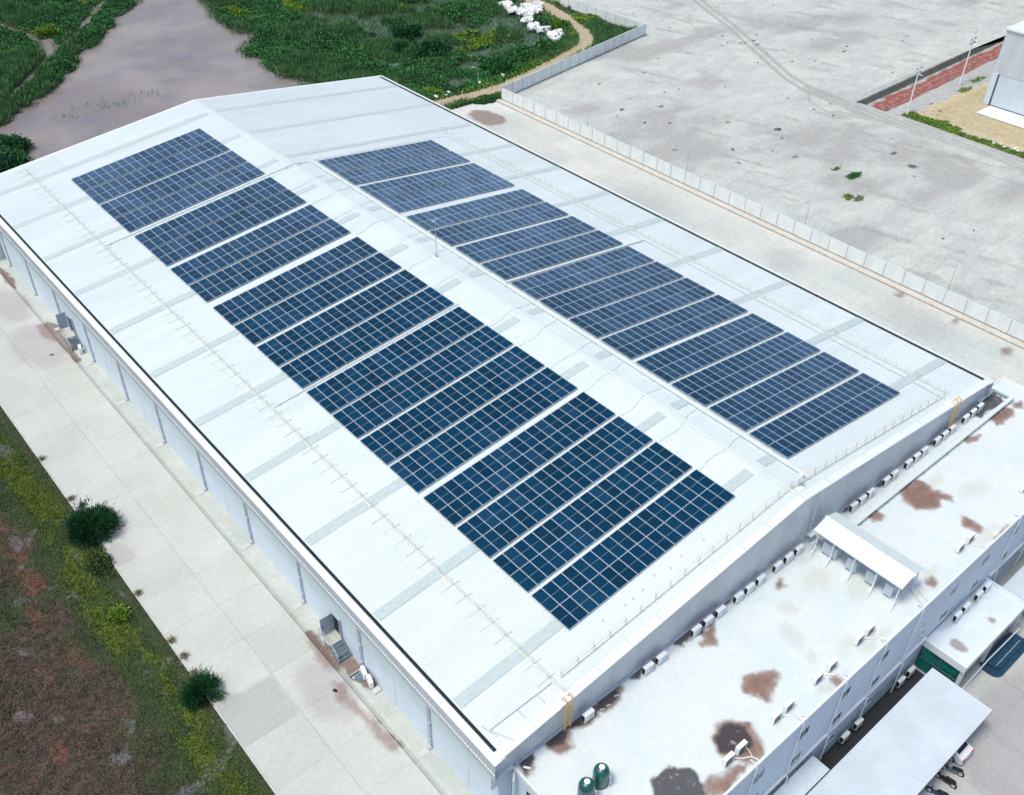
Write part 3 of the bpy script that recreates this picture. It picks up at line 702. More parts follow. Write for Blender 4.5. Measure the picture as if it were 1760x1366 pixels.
# grass plot by the fence corner
X, Y = scatter(84.5, 91, 106.6, 110.5, 5200)
kk = blob(X, Y, [(88.6, 108.8, 2.7, 1.7)]) > 0.05
P = np.stack([X[kk], Y[kk], np.full(kk.sum(), 0.02)], 1)
o = leaves('grass_patch', P, rng.uniform(.2, .55, len(P)), rng.uniform(.1, .25, len(P)), M['leaf'], up=.4)
tag(o, 'small green grass island in front of the white fence corner', 'grass')
sheet('grass_island', np.arange(85, 91.1, .3), np.arange(106.4, 110.6, .3), .012, mt_marsh, lambda X, Y: (0 * X, 0 * X, 0 * X), skip=lambda X, Y: blob(X, Y, [(88.6, 108.6, 2.9, 1.9)]) <= 0)

# weeds on the lot
def weedpatch(name, items, mat, label, hgt=(.15, .45), dens=60, z=0.03, group=None):
    Ps = []
    for (x, y, rx, ry) in items:
        n = int(rx * ry * dens) + 6
        a = rng.uniform(0, 6.28, n); r_ = rng.random(n) ** .6 * (1 + .18 * np.sin(a * 5 + x) + .12 * np.sin(a * 9 + y))
        Ps.append(np.stack([x + np.cos(a) * r_ * rx, y + np.sin(a) * r_ * ry, np.full(n, z)], 1))
    P = np.concatenate(Ps)
    o = leaves(name, P, rng.uniform(hgt[0], hgt[1], len(P)), rng.uniform(.08, .2, len(P)), mat, up=.4)
    return tag(o, label, 'weeds', group)
weedpatch('weed_patch', [(115, 47.2, 1.7, .75)], M['leaf'], 'bright green weed patch alone on the grey lot', dens=420)
weedpatch('weed_patch', [(114.9, 50.5, 1.0, .4)], M['leafy'], 'smaller weed patch just left of the bright green one', dens=260)
weedpatch('weed_patch', [(108, 43.5, .9, .7), (109, 42.2, .8, .5), (107.2, 42.9, .5, .4)], M['leafy'], 'sparse yellow green weeds on the lot nearer the fence', dens=160)
tuft = [(105, 89.8, .5, .3), (112, 86.4, .4, .25), (120.5, 66.4, .8, .4), (104, 83, .4, .2), (130.5, 104, .5, .2), (152, 105, .5, .2), (155, 99, .6, .25), (158.5, 101, .5, .2), (151, 86, .6, .25), (165, 83, .8, .3), (168, 84.5, .5, .2), (113.5, 57.5, .7, .4), (107.5, 66, .4, .3), (116, 74, .4, .2), (111, 101.5, .5, .3), (107.5, 80.2, .4, .2), (99.5, 72, .4, .3), (104, 62, .4, .3)]
tuft += [(float(rng.uniform(94, 190)), float(rng.uniform(15, 130)), .25, .15) for _ in range(55)]
tuft = [t for t in tuft if not (t[0] < FX and t[1] > 105) and not (t[0] > 142 and t[1] < 68)]
weedpatch('lot_tufts', tuft, M['grassf'], 'scattered small dark tufts dotting the grey lot', dens=90, hgt=(.1, .3))
X, Y = scatter(143.6, 156, 32, 57, 42000)
sm = (X < 145.6 + 1.2 * (vnoise(X, Y / 2, 3) - .5) + np.where((Y > 46) & (Y < 56), 1.2, 0)) & (X > 143.7) & (Y < 56.2)
gg = blob(X, Y, [(163, 55, 3, 1.8), (168, 56.5, 3.2, 1.2), (147.3, 49.4, 1.2, .8)]) > .25
kk = sm | gg
P = np.stack([X[kk], Y[kk], np.full(kk.sum(), 0.0)], 1)
h1 = rng.random(len(P)) < .6
tag(leaves('verge_grass', P[h1], rng.uniform(.15, .5, h1.sum()), rng.uniform(.08, .25, h1.sum()), M['leafy'], up=.4), 'yellow green grass verge along the edge of the sandy plot', 'grass')
weedpatch('verge_weeds', [(165, 55.6, 2.2, .8), (172, 56.8, 2.4, .7)], M['leafy'], 'small green grass patch beside the farther utility pole', dens=160)

# left field
def field_z(X, Y):
    return ground_z(X, Y) - .06 + .30 * (fbm(X / 1.6, Y / 1.6, 4, 61) - .5) * np.clip((-10.1 - X) / .8, 0, 1) + .18 * (fbm(X / .5, Y / .5, 2, 62) - .5) * np.clip((-10.3 - X) / .8, 0, 1)
def field_mask(X, Y):
    red = np.clip((fbm(X / 3.2, Y / 4.5, 4, 63) - .47) * 4, 0, 1) * np.clip((-13.5 - X) / 2.5, 0, 1)
    red = np.maximum(red, np.clip(1 - np.abs(X + 10.6) / .8, 0, 1) * .55)
    stone = np.clip((fbm(X / 1.5, Y / 2.5, 4, 64) - .48) * 4.5, 0, 1) * np.clip(1 - np.abs(X + 12.6 - .6 * np.sin(Y / 7)) / 1.8, 0, 1) * (Y > 52)
    stone = np.maximum(stone, np.clip((fbm(X / 2, Y / 2, 4, 65) - .56) * 5, 0, 1))
    stone = np.maximum(stone, blob(X, Y, [(-10.9, 39.2, .9, 1.9)]))
    grn = np.clip(fbm(X / 4.0, Y / 4.0, 4, 66) * 2 - .75 - .15 + .7 * np.clip((X + 17.5) / 5, 0, 1), 0, 1)
    st_ = np.clip(1 - np.abs(X + 12.6 + .5 * np.sin(Y / 5)) / 1.9, 0, 1) * np.clip((fbm(X / 1.6, Y / 2.6, 4, 68) - .30) * 4, 0, 1)
    grn = np.maximum(grn * .7, np.where(st_ > .02, .6 + .4 * np.clip(st_ * 1.6, 0, 1), 0))
    return red, grn, stone
mt_field = layered('field_soil', (.050, .040, .034), (.105, .074, .056), [
    (1, (.030, .060, .022), .25, .35, .8, 1.2, .85), (1, (.14, .18, .035), .86, .14, .35, 1.5, .8), (0, (.20, .070, .052), .78, .34, 1.6, 1.3, .55), (2, (.19, .18, .205), .85, .2, 1.5, 2.8, .55)],
    rough=.95, nscale=1.2, fine=7, finev=.55, bump=.8, bscale=9)
sheet('field', np.r_[np.arange(-75, -35, 1.2), np.arange(-34.5, -10.0, .24), -9.99], np.arange(-10, 108, .3), field_z, mt_field, field_mask)
sheet('far_field', np.r_[np.arange(-400, -74, 12), -75], np.r_[np.arange(-300, 300, 12)], -.15, mt_field, lambda X, Y: (0 * X + .2, 0 * X + .7, 0 * X))
X, Y = scatter(-34, -10.05, 8, 86, 560000)
g = np.clip(fbm(X / 2.6, Y / 2.6, 4, 66) * 2 - .72, 0, 1); red, _, st = field_mask(X, Y)
dens = np.clip(g * .55 + .12 + .7 * np.clip((X + 17 + np.clip((30 - Y) / 6, 0, 3)) / 4, 0, 1) * (X < -11) - red * .35 - st * .3, .08, 1) * (.45 + 1.1 * fbm(X / .7, Y / .7, 3, 81))
strip = np.clip(1 - np.abs(X + 12.7 + .5 * np.sin(Y / 5)) / 1.9, 0, 1) * np.clip((fbm(X / 1.6, Y / 2.6, 4, 68) - .36) * 5.5, 0, 1) * 1.1
strip = np.where(Y < 24, np.clip(1 - np.abs(X + 12.2) / 2.0, 0, 1) * np.clip((fbm(X / 1.6, Y / 2.6, 4, 68) - .26) * 4, 0, 1), strip)
k = rng.random(len(X)) < dens * .62
P = np.stack([X, Y, field_z(X, Y) - .02], 1)
kk = k & in_view(P)
tag(leaves('field_weeds', P[kk], rng.uniform(.05, .22, kk.sum()), rng.uniform(.04, .12, kk.sum()), M['grassf'], up=.3), 'low dark green and brown creeping weeds covering the rough field', 'weeds')
kk = (rng.random(len(X)) < np.clip((-13.5 - X) / 4, 0, 1) * .55 * (.3 + vnoise(X * 1.5, Y * 1.5, 83))) & in_view(P)
tag(leaves('field_dead_weeds', P[kk], rng.uniform(.06, .22, kk.sum()), rng.uniform(.03, .1, kk.sum()), M['dead'], up=.3), 'low brown and purple dead growth matted over the dark field', 'dead weeds')
kk = (rng.random(len(X)) < strip * 1.0) & in_view(P)
tag(leaves('yellow_verge', P[kk], rng.uniform(.08, .28, kk.sum()), rng.uniform(.04, .10, kk.sum()), M['verge'], up=.45), 'bright yellow green grass strip along the edge of the concrete yard', 'grass')
kk = (rng.random(len(X)) < np.clip(1 - np.abs(X + 10.4) / .5, 0, 1) * .25) & in_view(P)
tag(leaves('dry_verge', P[kk], rng.uniform(.1, .35, kk.sum()), rng.uniform(.02, .06, kk.sum()), M['dryg'], up=.6), 'thin dry grass fringe right at the concrete edge', 'grass')
for i, (x, y, lb) in enumerate([(-9.75, 53.9, 'dry tuft poking over the kerb above the large bush'), (-9.75, 38.3, 'dry grass tuft over the kerb below the large bush'), (-9.8, 31.6, 'upper of two dry tufts at mid kerb'),
                            (-9.7, 29.4, 'lower and larger of two dry tufts at mid kerb'), (-9.8, 27.3, 'small dry tuft just above the smaller dark bush'), (-9.8, 61.6, 'dry tuft at the kerb near the left edge of the picture')]):
    n = 130; P = np.tile(np.array([[x, y, 0.0]]), (n, 1)) + rng.normal(size=(n, 3)) * np.array([.16, .16, 0])
    d = rng.normal(size=(n, 3)); d[:, 2] = np.abs(d[:, 2]) * .5 + .4; d[:, 0] += .5
    o = leaves('grass_tuft', P, rng.uniform(.2, .6, n), .035, M['dryg'], dirs=d, kind=None); tag(o, lb, 'grass tuft', 'dry tufts along the kerb')

# white foam waste heap, stuff
V = []; F = []
FO = [(127.4, 153), (135.5, 145), (131, 140), (127, 139), (125, 134.5), (123.5, 132), (126.3, 129), (125, 126), (121, 124), (120.3, 126), (122.2, 129), (121.8, 133), (123.5, 138), (125, 143), (126, 149)]
base = np.array([(-1, -1, -1), (1, -1, -1), (1, 1, -1), (-1, 1, -1), (-.8, -.8, 1), (.8, -.8, 1), (.8, .8, 1), (-.8, .8, 1)]) * .5
fq = np.array([(0, 3, 2, 1), (4, 5, 6, 7), (0, 1, 5, 4), (1, 2, 6, 5), (2, 3, 7, 6), (3, 0, 4, 7)])
xs, ys = scatter(118, 137, 122, 155, 5200)
ok = inside(xs, ys, FO) & (vnoise(xs / 2.2, ys / 2.2, 5) > .42)
xs, ys = xs[ok], ys[ok]
for i, (x, y) in enumerate(zip(xs, ys)):
    s = rng.uniform(.2, 1.0) * np.array([1, rng.uniform(.5, 1), rng.uniform(.3, .7)])
    a = rng.uniform(0, 6.28); t = rng.uniform(-.6, .6)
    Rz = np.array([[math.cos(a), -math.sin(a), 0], [math.sin(a), math.cos(a), 0], [0, 0, 1]]) @ np.array([[1, 0, 0], [0, math.cos(t), -math.sin(t)], [0, math.sin(t), math.cos(t)]])
    vv = (base * s + rng.normal(size=(8, 3)) * .06) @ Rz.T + np.array([x, y, -.25 + rng.uniform(0, .6) + .5 * vnoise(x / 3, y / 3, 8)])
    V.append(vv); F.append(fq + 8 * i)
o = link('foam_waste', npmesh('foam_waste', np.concatenate(V), np.concatenate(F), [M['foam']]))
tag(o, 'heap of broken white foam waste dumped at the marsh edge', 'waste heap', kind='stuff')
LT = [(84.2, 114.8), (85.6, 115.9), (87.4, 114.2), (92.5, 115.3), (98.6, 115.6), (99.7, 116.1), (113.3, 119.0), (114.6, 120), (118, 121.6), (82.2, 115.4), (121, 121)]
for i, (x, y) in enumerate(LT):
    mb = MB(); s = .3 + .25 * random.random()
    mb.bbox(-s, s, -s * .6, s * .6, 0, s * .6, .08)
    o = mb.build('foam_block', M['foam'], loc=(x, y, .05 + float(marsh_z(np.array([x]), np.array([y]))[0])), rot=(random.uniform(-.4, .4), random.uniform(-.4, .4), random.uniform(0, 3)))
    tag(o, ORD[i] + ' stray white foam lump by the dirt path, counted from the left' if i else 'nearest stray white foam lump at the start of the dirt path', 'foam lump', 'stray foam lumps by the path')

# ------------------------------------------------------------------ warehouse
He, Hr, W, L = 11.12, 14.75, 63.5, 105.1
HW = W / 2; TS = (Hr - He) / HW; SL = math.atan(TS); CS, SN = math.cos(SL), math.sin(SL)
def rz(x): return He + TS * min(x, W - x)
wh = empty('warehouse', (0, 0, 0), label='huge white metal warehouse with a shallow gabled roof carrying the solar arrays', cat='warehouse')

def ribbed_quad(name, o0, U, V_, Nn, total, pitch, h, mat, parent, prof=(.0, .45, .55, .85, .95), top=None):
    """sheet repeating along U, spanning V_ (or top(t) gives the span end), ribs along the span"""
    o0 = np.array(o0, float); U = np.array(U, float); V_ = np.array(V_, float); Nn = np.array(Nn, float)
    n = int(total / pitch)
    ts = []; hs = []
    for i in range(n):
        t0 = i * pitch
        for f, hh in ((prof[0], 0), (prof[1], 0), (prof[2], h), (prof[3], h), (prof[4], 0)):
            ts.append(t0 + f * pitch); hs.append(hh)
    ts.append(total); hs.append(0)
    ts = np.array(ts)[:, None]; hs = np.array(hs)[:, None]
    A = o0 + U * ts + Nn * hs
    B = A + V_ if top is None else np.array([np.array(top(a)) for a in A])
    V = np.concatenate([A, B]); k = len(A); i = np.arange(k - 1)
    F = np.stack([i, i + 1, k + i + 1, k + i], 1)
    return link(name, npmesh(name, V, F, [mat]), parent)

# roof slopes (ribs run down the slope)
sl_len = HW / CS
ribbed_quad('roof', (.42, 0, rz(.42)), (0, 1, 0), ((HW - .42), 0, (HW - .42) * TS), (-SN, 0, CS), L, .21, .034, M['roof'], wh)
ribbed_quad('roof', (W - .54, 0, rz(.54)), (0, 1, 0), (-(HW - .54), 0, (HW - .54) * TS), (SN, 0, CS), L, .21, .034, M['roof'], wh)
mb = MB(); mb.add([(HW - .16, -.06, Hr + .055 - .16 * TS), (HW, -.06, Hr + .062), (HW + .16, -.06, Hr + .055 - .16 * TS), (HW - .16, L + .06, Hr + .055 - .16 * TS), (HW, L + .06, Hr + .062), (HW + .16, L + .06, Hr + .055 - .16 * TS)], [(0, 1, 4, 3), (1, 2, 5, 4)])
mb.build('ridge_cap', M['roof'], wh)
# gutters: dark trough with a white outer capping
for sgn, x0 in ((1, 0), (-1, W)):
    X_ = lambda d: x0 + sgn * d
    mb = MB(); mb.add([(X_(.16), .25, He - .02), (X_(.16), L - .3, He - .02), (X_(.2), L - .3, He - .32), (X_(.2), .25, He - .32), (X_(.40), .25, He - .32), (X_(.40), L - .3, He - .32), (X_(.42), L - .3, He + .03), (X_(.42), .25, He + .03)],
                      [(0, 1, 2, 3), (3, 2, 5, 4), (4, 5, 6, 7)])
    mb.add([(X_(.16), .25, He - .02), (X_(.5), .25, He + .03), (X_(.46), .25, He - .32), (X_(.2), .25, He - .32)], [(0, 1, 2, 3)])
    mb.build('gutter', M['dark'], wh)
    if sgn < 0:
        mb = MB(); mb.box(W - .17, W - .155, .25, L - .3, He - .3, He + .08); mb.build('gutter_back', M['dark'], wh)
    mb = MB(); mb.prism([(X_(-.42), He - .04), (X_(-.42), He - .10), (X_(.16), He - .05), (X_(.16), He + (.02 if sgn > 0 else .09))], 'y', -.22, L + .1)
    mb.build('eave_capping', M['roofcap'], wh)
    # corner piece closing the gutter end
    mb = MB(); mb.box(min(X_(.161), X_(.52)), max(X_(.161), X_(.52)), -.2, .25, He - .05, He + .025); mb.build('gutter_end', M['roofcap'], wh)
    # corrugated fascia band in two tiers with a white trim line between
    nrm = (-sgn, 0, 0)
    ribbed_quad('fascia', (X_(-.38), -.2, 9.98), (0, 1, 0), (0, 0, 1.06), nrm, L + .2, .3, .03, M['clad'], wh)
    ribbed_quad('fascia', (X_(-.34), -.2, 9.2), (0, 1, 0), (0, 0, .72), nrm, L + .2, .3, .03, M['clad'], wh)
    mb = MB(); mb.box(min(X_(-.43), X_(-.33)), max(X_(-.43), X_(-.33)), -.2, L + .1, 9.92, 9.975); mb.build('fascia_trim', M['roofcap'], wh)
    mb = MB(); mb.box(min(X_(-.34), X_(1.2)), max(X_(-.34), X_(1.2)), -.15, L, 9.12, 9.18); mb.build('soffit', M['wallband'], wh)
# gable verge caps at near and far ends
for y0, y1 in ((-.14, .55), (L - .4, L + .14)):
    mb = MB()
    for a, b in ((.0, HW), (W, HW)):
        za, zb = rz(a) + .05, rz(b) + .05
        mb.add([(a, y0, za), (b, y0, zb), (b, y1, zb), (a, y1, za), (a, y0, za - .16), (b, y0, zb - .16)], [(0, 1, 2, 3), (0, 4, 5, 1)])
    mb.build('verge_cap', M['roofcap'], wh)
# gable walls with vertical ribs
ribbed_quad('gable_wall', (-.36, .18, 7.6), (1, 0, 0), (0, 0, 1), (0, -1, 0), W + .72, .32, .035, M['gable'], wh, top=lambda a: (a[0], a[1], rz(min(max(a[0], 0), W)) - .02))
ribbed_quad('gable_wall', (-.36, L + .05, -.5), (1, 0, 0), (0, 0, 1), (0, 1, 0), W + .72, .32, .035, M['gable'], wh, top=lambda a: (a[0], a[1], rz(min(max(a[0], 0), W)) - .02))
mb = MB(); mb.box(.3, W - .3, .22, .34, -2.4, 8.6); mb.build('gable_base', M['wall'], wh)
# long walls: lower white panels and a pale upper band
for sgn, x0 in ((1, 0), (-1, W)):
    X_ = lambda d: x0 + sgn * d
    mb = MB(); mb.box(min(X_(1.25), X_(1.4)), max(X_(1.25), X_(1.4)), .1, L - .1, -2.4, 3.3); 
    for i in range(12): pass
    mb.build('wall', M['wall'], wh)
    mb = MB(); mb.box(min(X_(1.22), X_(1.4)), max(X_(1.22), X_(1.4)), .1, L - .1, 3.3, 9.15); mb.build('wall', M['wallband'], wh)
# panel joints in the lower wall
mb = MB()
for i in range(1, 23): mb.box(1.235, 1.245, i * 4.67 - .02, i * 4.67 + .02, .1, 3.28)
mb.build('wall_joint', M['clad'], wh)
# skylight strips
SKYY = [4.93, 14.55, 24.15, 33.8, 43.2, 52.55, 62.1, 71.4, 80.7, 90.3, 99.8]
skm = MB()
for q in range(5): skm.box(0, 10.0, -.4 + q * .2 + .03, -.4 + q * .2 + .12, .035, .05)
for y in SKYY:
    for sgn, x0 in ((1, 0), (-1, W)):
        p = []
        mb = MB(); y0, y1 = y - .48, y + .48
        def pt(s, yy, h): return (x0 + sgn * (s * CS - h * SN), yy, He + s * SN + h * CS)
        for s0, s1 in ((.55, 5.4), (5.46, 10.9), (10.96, 17.), (17.06, 24), (24.06, 31.2)):
            n = 10
            for q in range(n):
                a = y0 + (y1 - y0) * q / n; b_ = y0 + (y1 - y0) * (q + 1) / n
                ha, hb = (.066 if q % 2 else .052), (.066 if (q + 1) % 2 else .052)
                mb.add([pt(s0, a, ha), pt(s1, a, ha), pt(s1, b_, hb), pt(s0, b_, hb)], [(0, 1, 2, 3)])
        mb.build('skylight', M['sky'], wh)
# downpipes
for side, xx in ((1, 0), (-1, W)):
    proto = None
    for i in range(11):
        y = 9.24 + 9.343 * i
        if i == 0:
            mb = MB()
            for dx in (0,):
                mb.tube([(xx + side * .5, 0, 9.15), (xx + side * .95, .0, 7.6), (xx + side * 1.13, 0, 5.8), (xx + side * 1.13, 0, .1)], .06, 8)
                mb.tube([(xx + side * .72, .22, 9.15), (xx + side * 1.12, .22, 7.6), (xx + side * 1.12, .22, .3)], .035, 6)
            for z in (1.2, 3.4, 5.6, 7.4): mb.box(xx + side * 1.13 - .12, xx + side * 1.13 + .12, -.12, .12, z, z + .07)
            mb.box(xx + side * 1.0 - .15, xx + side * 1.0 + .15, -.16, .16, 0.02, .3)
            proto = mb.build('downpipe', M['pipe'], wh, loc=(0, y, 0))
        else:
            c = proto.copy(); COL.objects.link(c); c.location = (0, y, 0)
# drain pits in the apron at each pipe
for i in range(11):
    y = 9.24 + 9.343 * i
    mb = MB(); mb.box(-.02, .98, -.28, .28, .072, .10); mb.box(.42, .5, -.28, .28, .10, .105)
    o = mb.build('drain_cover', M['conc'], loc=(0, y, 0)); tag(o, f'{ORD[i]} square concrete drain cover under a downpipe from the near end', 'drain cover', 'drain covers below the downpipes')
# doors on the left wall: open dark doorway with a grey canopy-like door leaf swung out, stair
def entrance(y, label, lab2, closed):
    # opening in the wall
    mb = MB(); mb.box(1.20, 1.248, y - .55, y + .55, 1.22, 3.35); mb.build('doorway', M['black'], wh)
    mb = MB(); mb.box(1.05, 1.25, y - .66, y - .55, 1.2, 3.45); mb.box(1.05, 1.25, y + .55, y + .66, 1.2, 3.45); mb.box(1.05, 1.25, y - .66, y + .66, 3.45, 3.55)
    mb.build('door_frame', M['doorgrey'], wh)
    mb = MB()
    if not closed:
        mb.box(-.05, 1.18, y + .56, y + .64, 1.24, 3.35); mb.box(-.05, 1.18, y + .54, y + .56, 2.2, 2.28)
    else:
        mb.box(.1, 1.18, y + 1.56, y + 1.64, 1.24, 3.35)
    d = mb.build('door', M['doorgrey'], wh)
    mb = MB(); mb.box(.05, .15, y + (.50 if not closed else 1.50), y + (.54 if not closed else 1.56), 2.2, 2.35); mb.build('handle', M['black'], d)
    # awning above
    st = empty('entrance_stair', (0, y, 0), label=label, cat='stair')
    mb = MB(); mb.box(-.1, 1.2, -.7, .95, 1.12, 1.2); mb.build('landing', M['conc'], st)
    for k in range(4):
        mb = MB(); mb.box(-.1, 1.2, -.7 - .3 * (k + 1), -.7 - .3 * k - .06, 1.2 - .24 * (k + 1) - .04, 1.2 - .24 * (k + 1)); mb.build('step', M['steel'], st)
    mb = MB()
    for xx in (-.12, 1.16): mb.bar((xx, -.7, 1.16), (xx, -2.0, .12), .07, 4)
    mb.build('stringer', M['steel'], st)
    mb = MB()
    for yy in (.9, .1, -.7): mb.bar((-.12, yy, 0.05), (-.12, yy, 2.15), .03, 5)
    mb.bar((-.12, -1.95, .1), (-.12, -1.95, 1.1), .03, 5)
    mb.bar((-.12, .9, 2.15), (-.12, -.7, 2.15), .03, 5); mb.bar((-.12, -.7, 2.15), (-.12, -1.95, 1.1), .03, 5); mb.bar((-.12, .9, 1.7), (-.12, -.7, 1.7), .02, 5); mb.bar((-.12, -.7, 1.7), (-.12, -1.95, .7), .02, 5)
    mb.build('railing', M['alu'], st)
    # hood over the door
    hd = empty('door_hood', (0, y, 0), label=lab2, cat='door hood')
    mb = MB(); mb.add([(1.24, -.85, 3.95), (1.24, 1.15, 3.95), (-.15, 1.15, 3.65), (-.15, -.85, 3.65), (1.24, -.85, 3.88), (1.24, 1.15, 3.88), (-.15, 1.15, 3.58), (-.15, -.85, 3.58)],
           [(0, 1, 2, 3), (7, 6, 5, 4), (0, 3, 7, 4), (1, 5, 6, 2), (3, 2, 6, 7)])
    return hd, mb
hd, mb = entrance(22.3, 'grey steel stair with landing below the nearer open side door', '', False)
bpy.data.objects.remove(hd)
hd, mb = entrance(80.2, 'grey steel stair with landing below the farther side door', '', True)
bpy.data.objects.remove(hd)

# misc outdoor items by the wall
def condenser_mesh():
    mb = MB(); mb.bbox(-.47, .47, -.17, .17, .09, .84, .025); a = mb
    g = MB(); g.box(-.480, -.46, -.13, .13, .16, .78)
    for k in range(5): g.box(-.486, -.478, -.13, .13, .24 + k * .11, .26 + k * .11)
    f = MB(); f.box(-.38, -.3, -.19, .19, 0, .09); f.box(.3, .38, -.19, .19, 0, .09)
    fr = MB(); fr.lathe((0, 0, 0), [(.27, 0), (.27, .02), (.24, .03), (.05, .03)], 20)
    return a, g, f, fr
ACP = {}
def ac_unit(x, y, z, rot, label, group, face='side', bracket=False):
    """outdoor unit; proto built once per face kind"""
    key = face
    if key not in ACP:
        root = empty('air_conditioner', (x, y, z), (0, 0, rot)); 
        a, g, f, fr = condenser_mesh(); kids = []
        kids.append(a.build('casing', M['white'], root))
        if face == 'side':
            kids.append(g.build('side_grille', M['black'], root))
            g2 = MB(); g2.box(-.05, .34, -.178, -.168, .22, .70); kids.append(g2.build('front_panel', M['wall'], root))
        else:
            g2 = MB(); g2.box(-.40, .28, -.184, -.168, .15, .78); kids.append(g2.build('fan_grille', M['black'], root))
            g3 = MB(); 
            for k in range(1, 6): g3.box(-.40, .28, -.190, -.184, .15 + k * .105, .162 + k * .105)
            kids.append(g3.build('grille_bar', M['alu'], root))
        kids.append(f.build('foot', M['alu'], root))
        pm = MB(); pm.tube([(.46, .05, .3), (.54, .05, .3), (.56, .18, .12), (.56, .3, .06)], .025, 6); kids.append(pm.build('pipe', M['white'], root))
        ACP[key] = (root, [(k_, []) for k_ in kids])
    else:
        root = copy_tree(*ACP[key])
    root.location = (x, y, z); root.rotation_euler = (0, 0, rot)
    tag(root, label, 'air conditioner', group)
    return root

# ------------------------------------------------------------------ solar arrays
LY = [3.95, 8.42, 12.86, 17.3, 22.12, 26.55, 31.03, 35.42, 40.25, 44.7, 49.35, 53.85, 59.3, 63.76, 68.78, 73.17, 78.55, 83.0, 87.62, 92.1]
RY = [4.0, 8.5, 12.97, 17.42, 22.1, 26.6, 31.04, 35.5, 40.42, 44.95, 49.68, 54.2, 59.65, 64.0, 68.85, 73.35]
PW, PL_ = 1.012, 2.052
mb = MB()
fw = .022
mb.box(0, .995, 0, 2.035, -.02, -.006, 1)                      # laminate underside body
for a in ((0, .995, 0, fw), (0, .995, 2.035 - fw, 2.035), (0, fw, fw, 2.035 - fw), (.995 - fw, .995, fw, 2.035 - fw)):
    mb.box(a[0], a[1], a[2], a[3], -.02, .022, 0)
me = None
proto_panel = mb.build('solar_panel', [M['frame'], M['pv']])
cellm = MB(); cellm.add([(fw, fw, .008), (.995 - fw, fw, .008), (.995 - fw, 2.035 - fw, .008), (fw, 2.035 - fw, .008)], [(0, 1, 2, 3)], 0)
# merge the glass face into the panel mesh
pm = proto_panel.data
import bmesh
bmx = bmesh.new(); bmx.from_mesh(pm)
vs = [bmx.verts.new(v) for v in ((fw, fw, .010), (.995 - fw, fw, .010), (.995 - fw, 2.035 - fw, .010), (fw, 2.035 - fw, .010))]
f = bmx.faces.new(vs); f.material_index = 1
bmx.to_mesh(pm); bmx.free()
rail_mb = MB()
for yy in (.45, 1.55, 2.5, 3.6): rail_mb.box(-.05, 18 * PW + .03, yy - .025, yy + .025, -.07, -.022)
for yy in (.45, 1.55, 2.5, 3.6):
    for k in range(13): rail_mb.box(k * 1.5, k * 1.5 + .08, yy - .04, yy + .04, -.12, -.07)
proto_rail = rail_mb.build('mounting_rail', M['alu'])
def array_block(x, y, rot, label, group):
    root = empty('solar_array', (x, y, rz(x)), (0, rot, 0), label, 'solar array', group)
    up = .17
    for j in range(2):
        for i in range(18):
            c = proto_panel.copy(); COL.objects.link(c); c.parent = root
            c.location = (i * PW, j * PL_, up + random.uniform(-.002, .002))
            c.rotation_euler = (random.uniform(-.003, .003), random.uniform(-.004, .004), 0)
    c = proto_rail.copy(); COL.objects.link(c); c.parent = root; c.location = (0, 0, up)
    return root
for i, y in enumerate(LY):
    array_block(9.95, y - .04, -SL, (f'{ORD[i]} row of blue solar panels from the near end, left roof slope'), 'solar arrays on the left slope')
for i, y in enumerate(RY):
    array_block(34.93, y - .04, SL, (f'{ORD[i]} row of blue solar panels from the near end, right roof slope'), 'solar arrays on the right slope')
bpy.data.objects.remove(proto_panel); bpy.data.objects.remove(proto_rail)

# ------------------------------------------------------------------ roof equipment
def rp(x, y, h=0.0): return (x, y, rz(x) + h)
# main cable tray along the ridge, right side
tr = empty('cable_tray', rp(34.6, 1.4), label='long white cable tray running beside the ridge on the right slope', cat='cable tray')
mb = MB()
def trayseg(mb, x0, x1, y0, y1, b=.12, t=.26):
    mb.add([(x0, y0, rz(x0) + b), (x1, y0, rz(x1) + b), (x1, y1, rz(x1) + b), (x0, y1, rz(x0) + b), (x0, y0, rz(x0) + t), (x1, y0, rz(x1) + t), (x1, y1, rz(x1) + t), (x0, y1, rz(x0) + t)],
           [(0, 3, 2, 1), (4, 5, 6, 7), (0, 1, 5, 4), (1, 2, 6, 5), (2, 3, 7, 6), (3, 0, 4, 7)])
trayseg(mb, 34.1, 34.42, 1.3, 77.9)
o = mb.build('tray', M['roofcap'], tr); o.matrix_parent_inverse = tr.matrix_world.inverted() if False else Matrix.Translation(-Vector(tr.location))
mb = MB(); mb.box(34.0, 34.6, 1.9, 1.98, rz(34.3) - .02, rz(34.3) + .12)
sup = mb.build('support', M['alu'], tr); sup.matrix_parent_inverse = Matrix.Translation(-Vector(tr.location))
for k in range(1, 51):
    c = sup.copy(); COL.objects.link(c); c.location = (0, k * 1.5, 0)
def cross_tray(y, x0, x1, label, w_=.3, t=.22):
    t_ = empty('cable_tray', rp(x0, y), label=label, cat='cable tray')
    mb = MB()
    xs = [x0, HW, x1] if x0 < HW < x1 else [x0, x1]
    for a, b in zip(xs[:-1], xs[1:]): trayseg(mb, a, b - .001, y - w_ / 2, y + w_ / 2, .1, t)
    o = mb.build('tray', M['roofcap'], t_); o.matrix_parent_inverse = Matrix.Translation(-Vector(t_.location))
    mb = MB()
    k = x0 + .5
    while k < x1: mb.box(k, k + .08, y - .25, y + .25, rz(k) - .02, rz(k) + .1); k += 1.8
    o = mb.build('support', M['alu'], t_); o.matrix_parent_inverse = Matrix.Translation(-Vector(t_.location))
cross_tray(39.95, 34.6, 56.2, 'white cable tray crossing the right slope between array rows at mid roof', .24)
cross_tray(39.95, 6.8, 28.4, 'white cable tray crossing the left slope between array rows at mid roof', .13, .16)
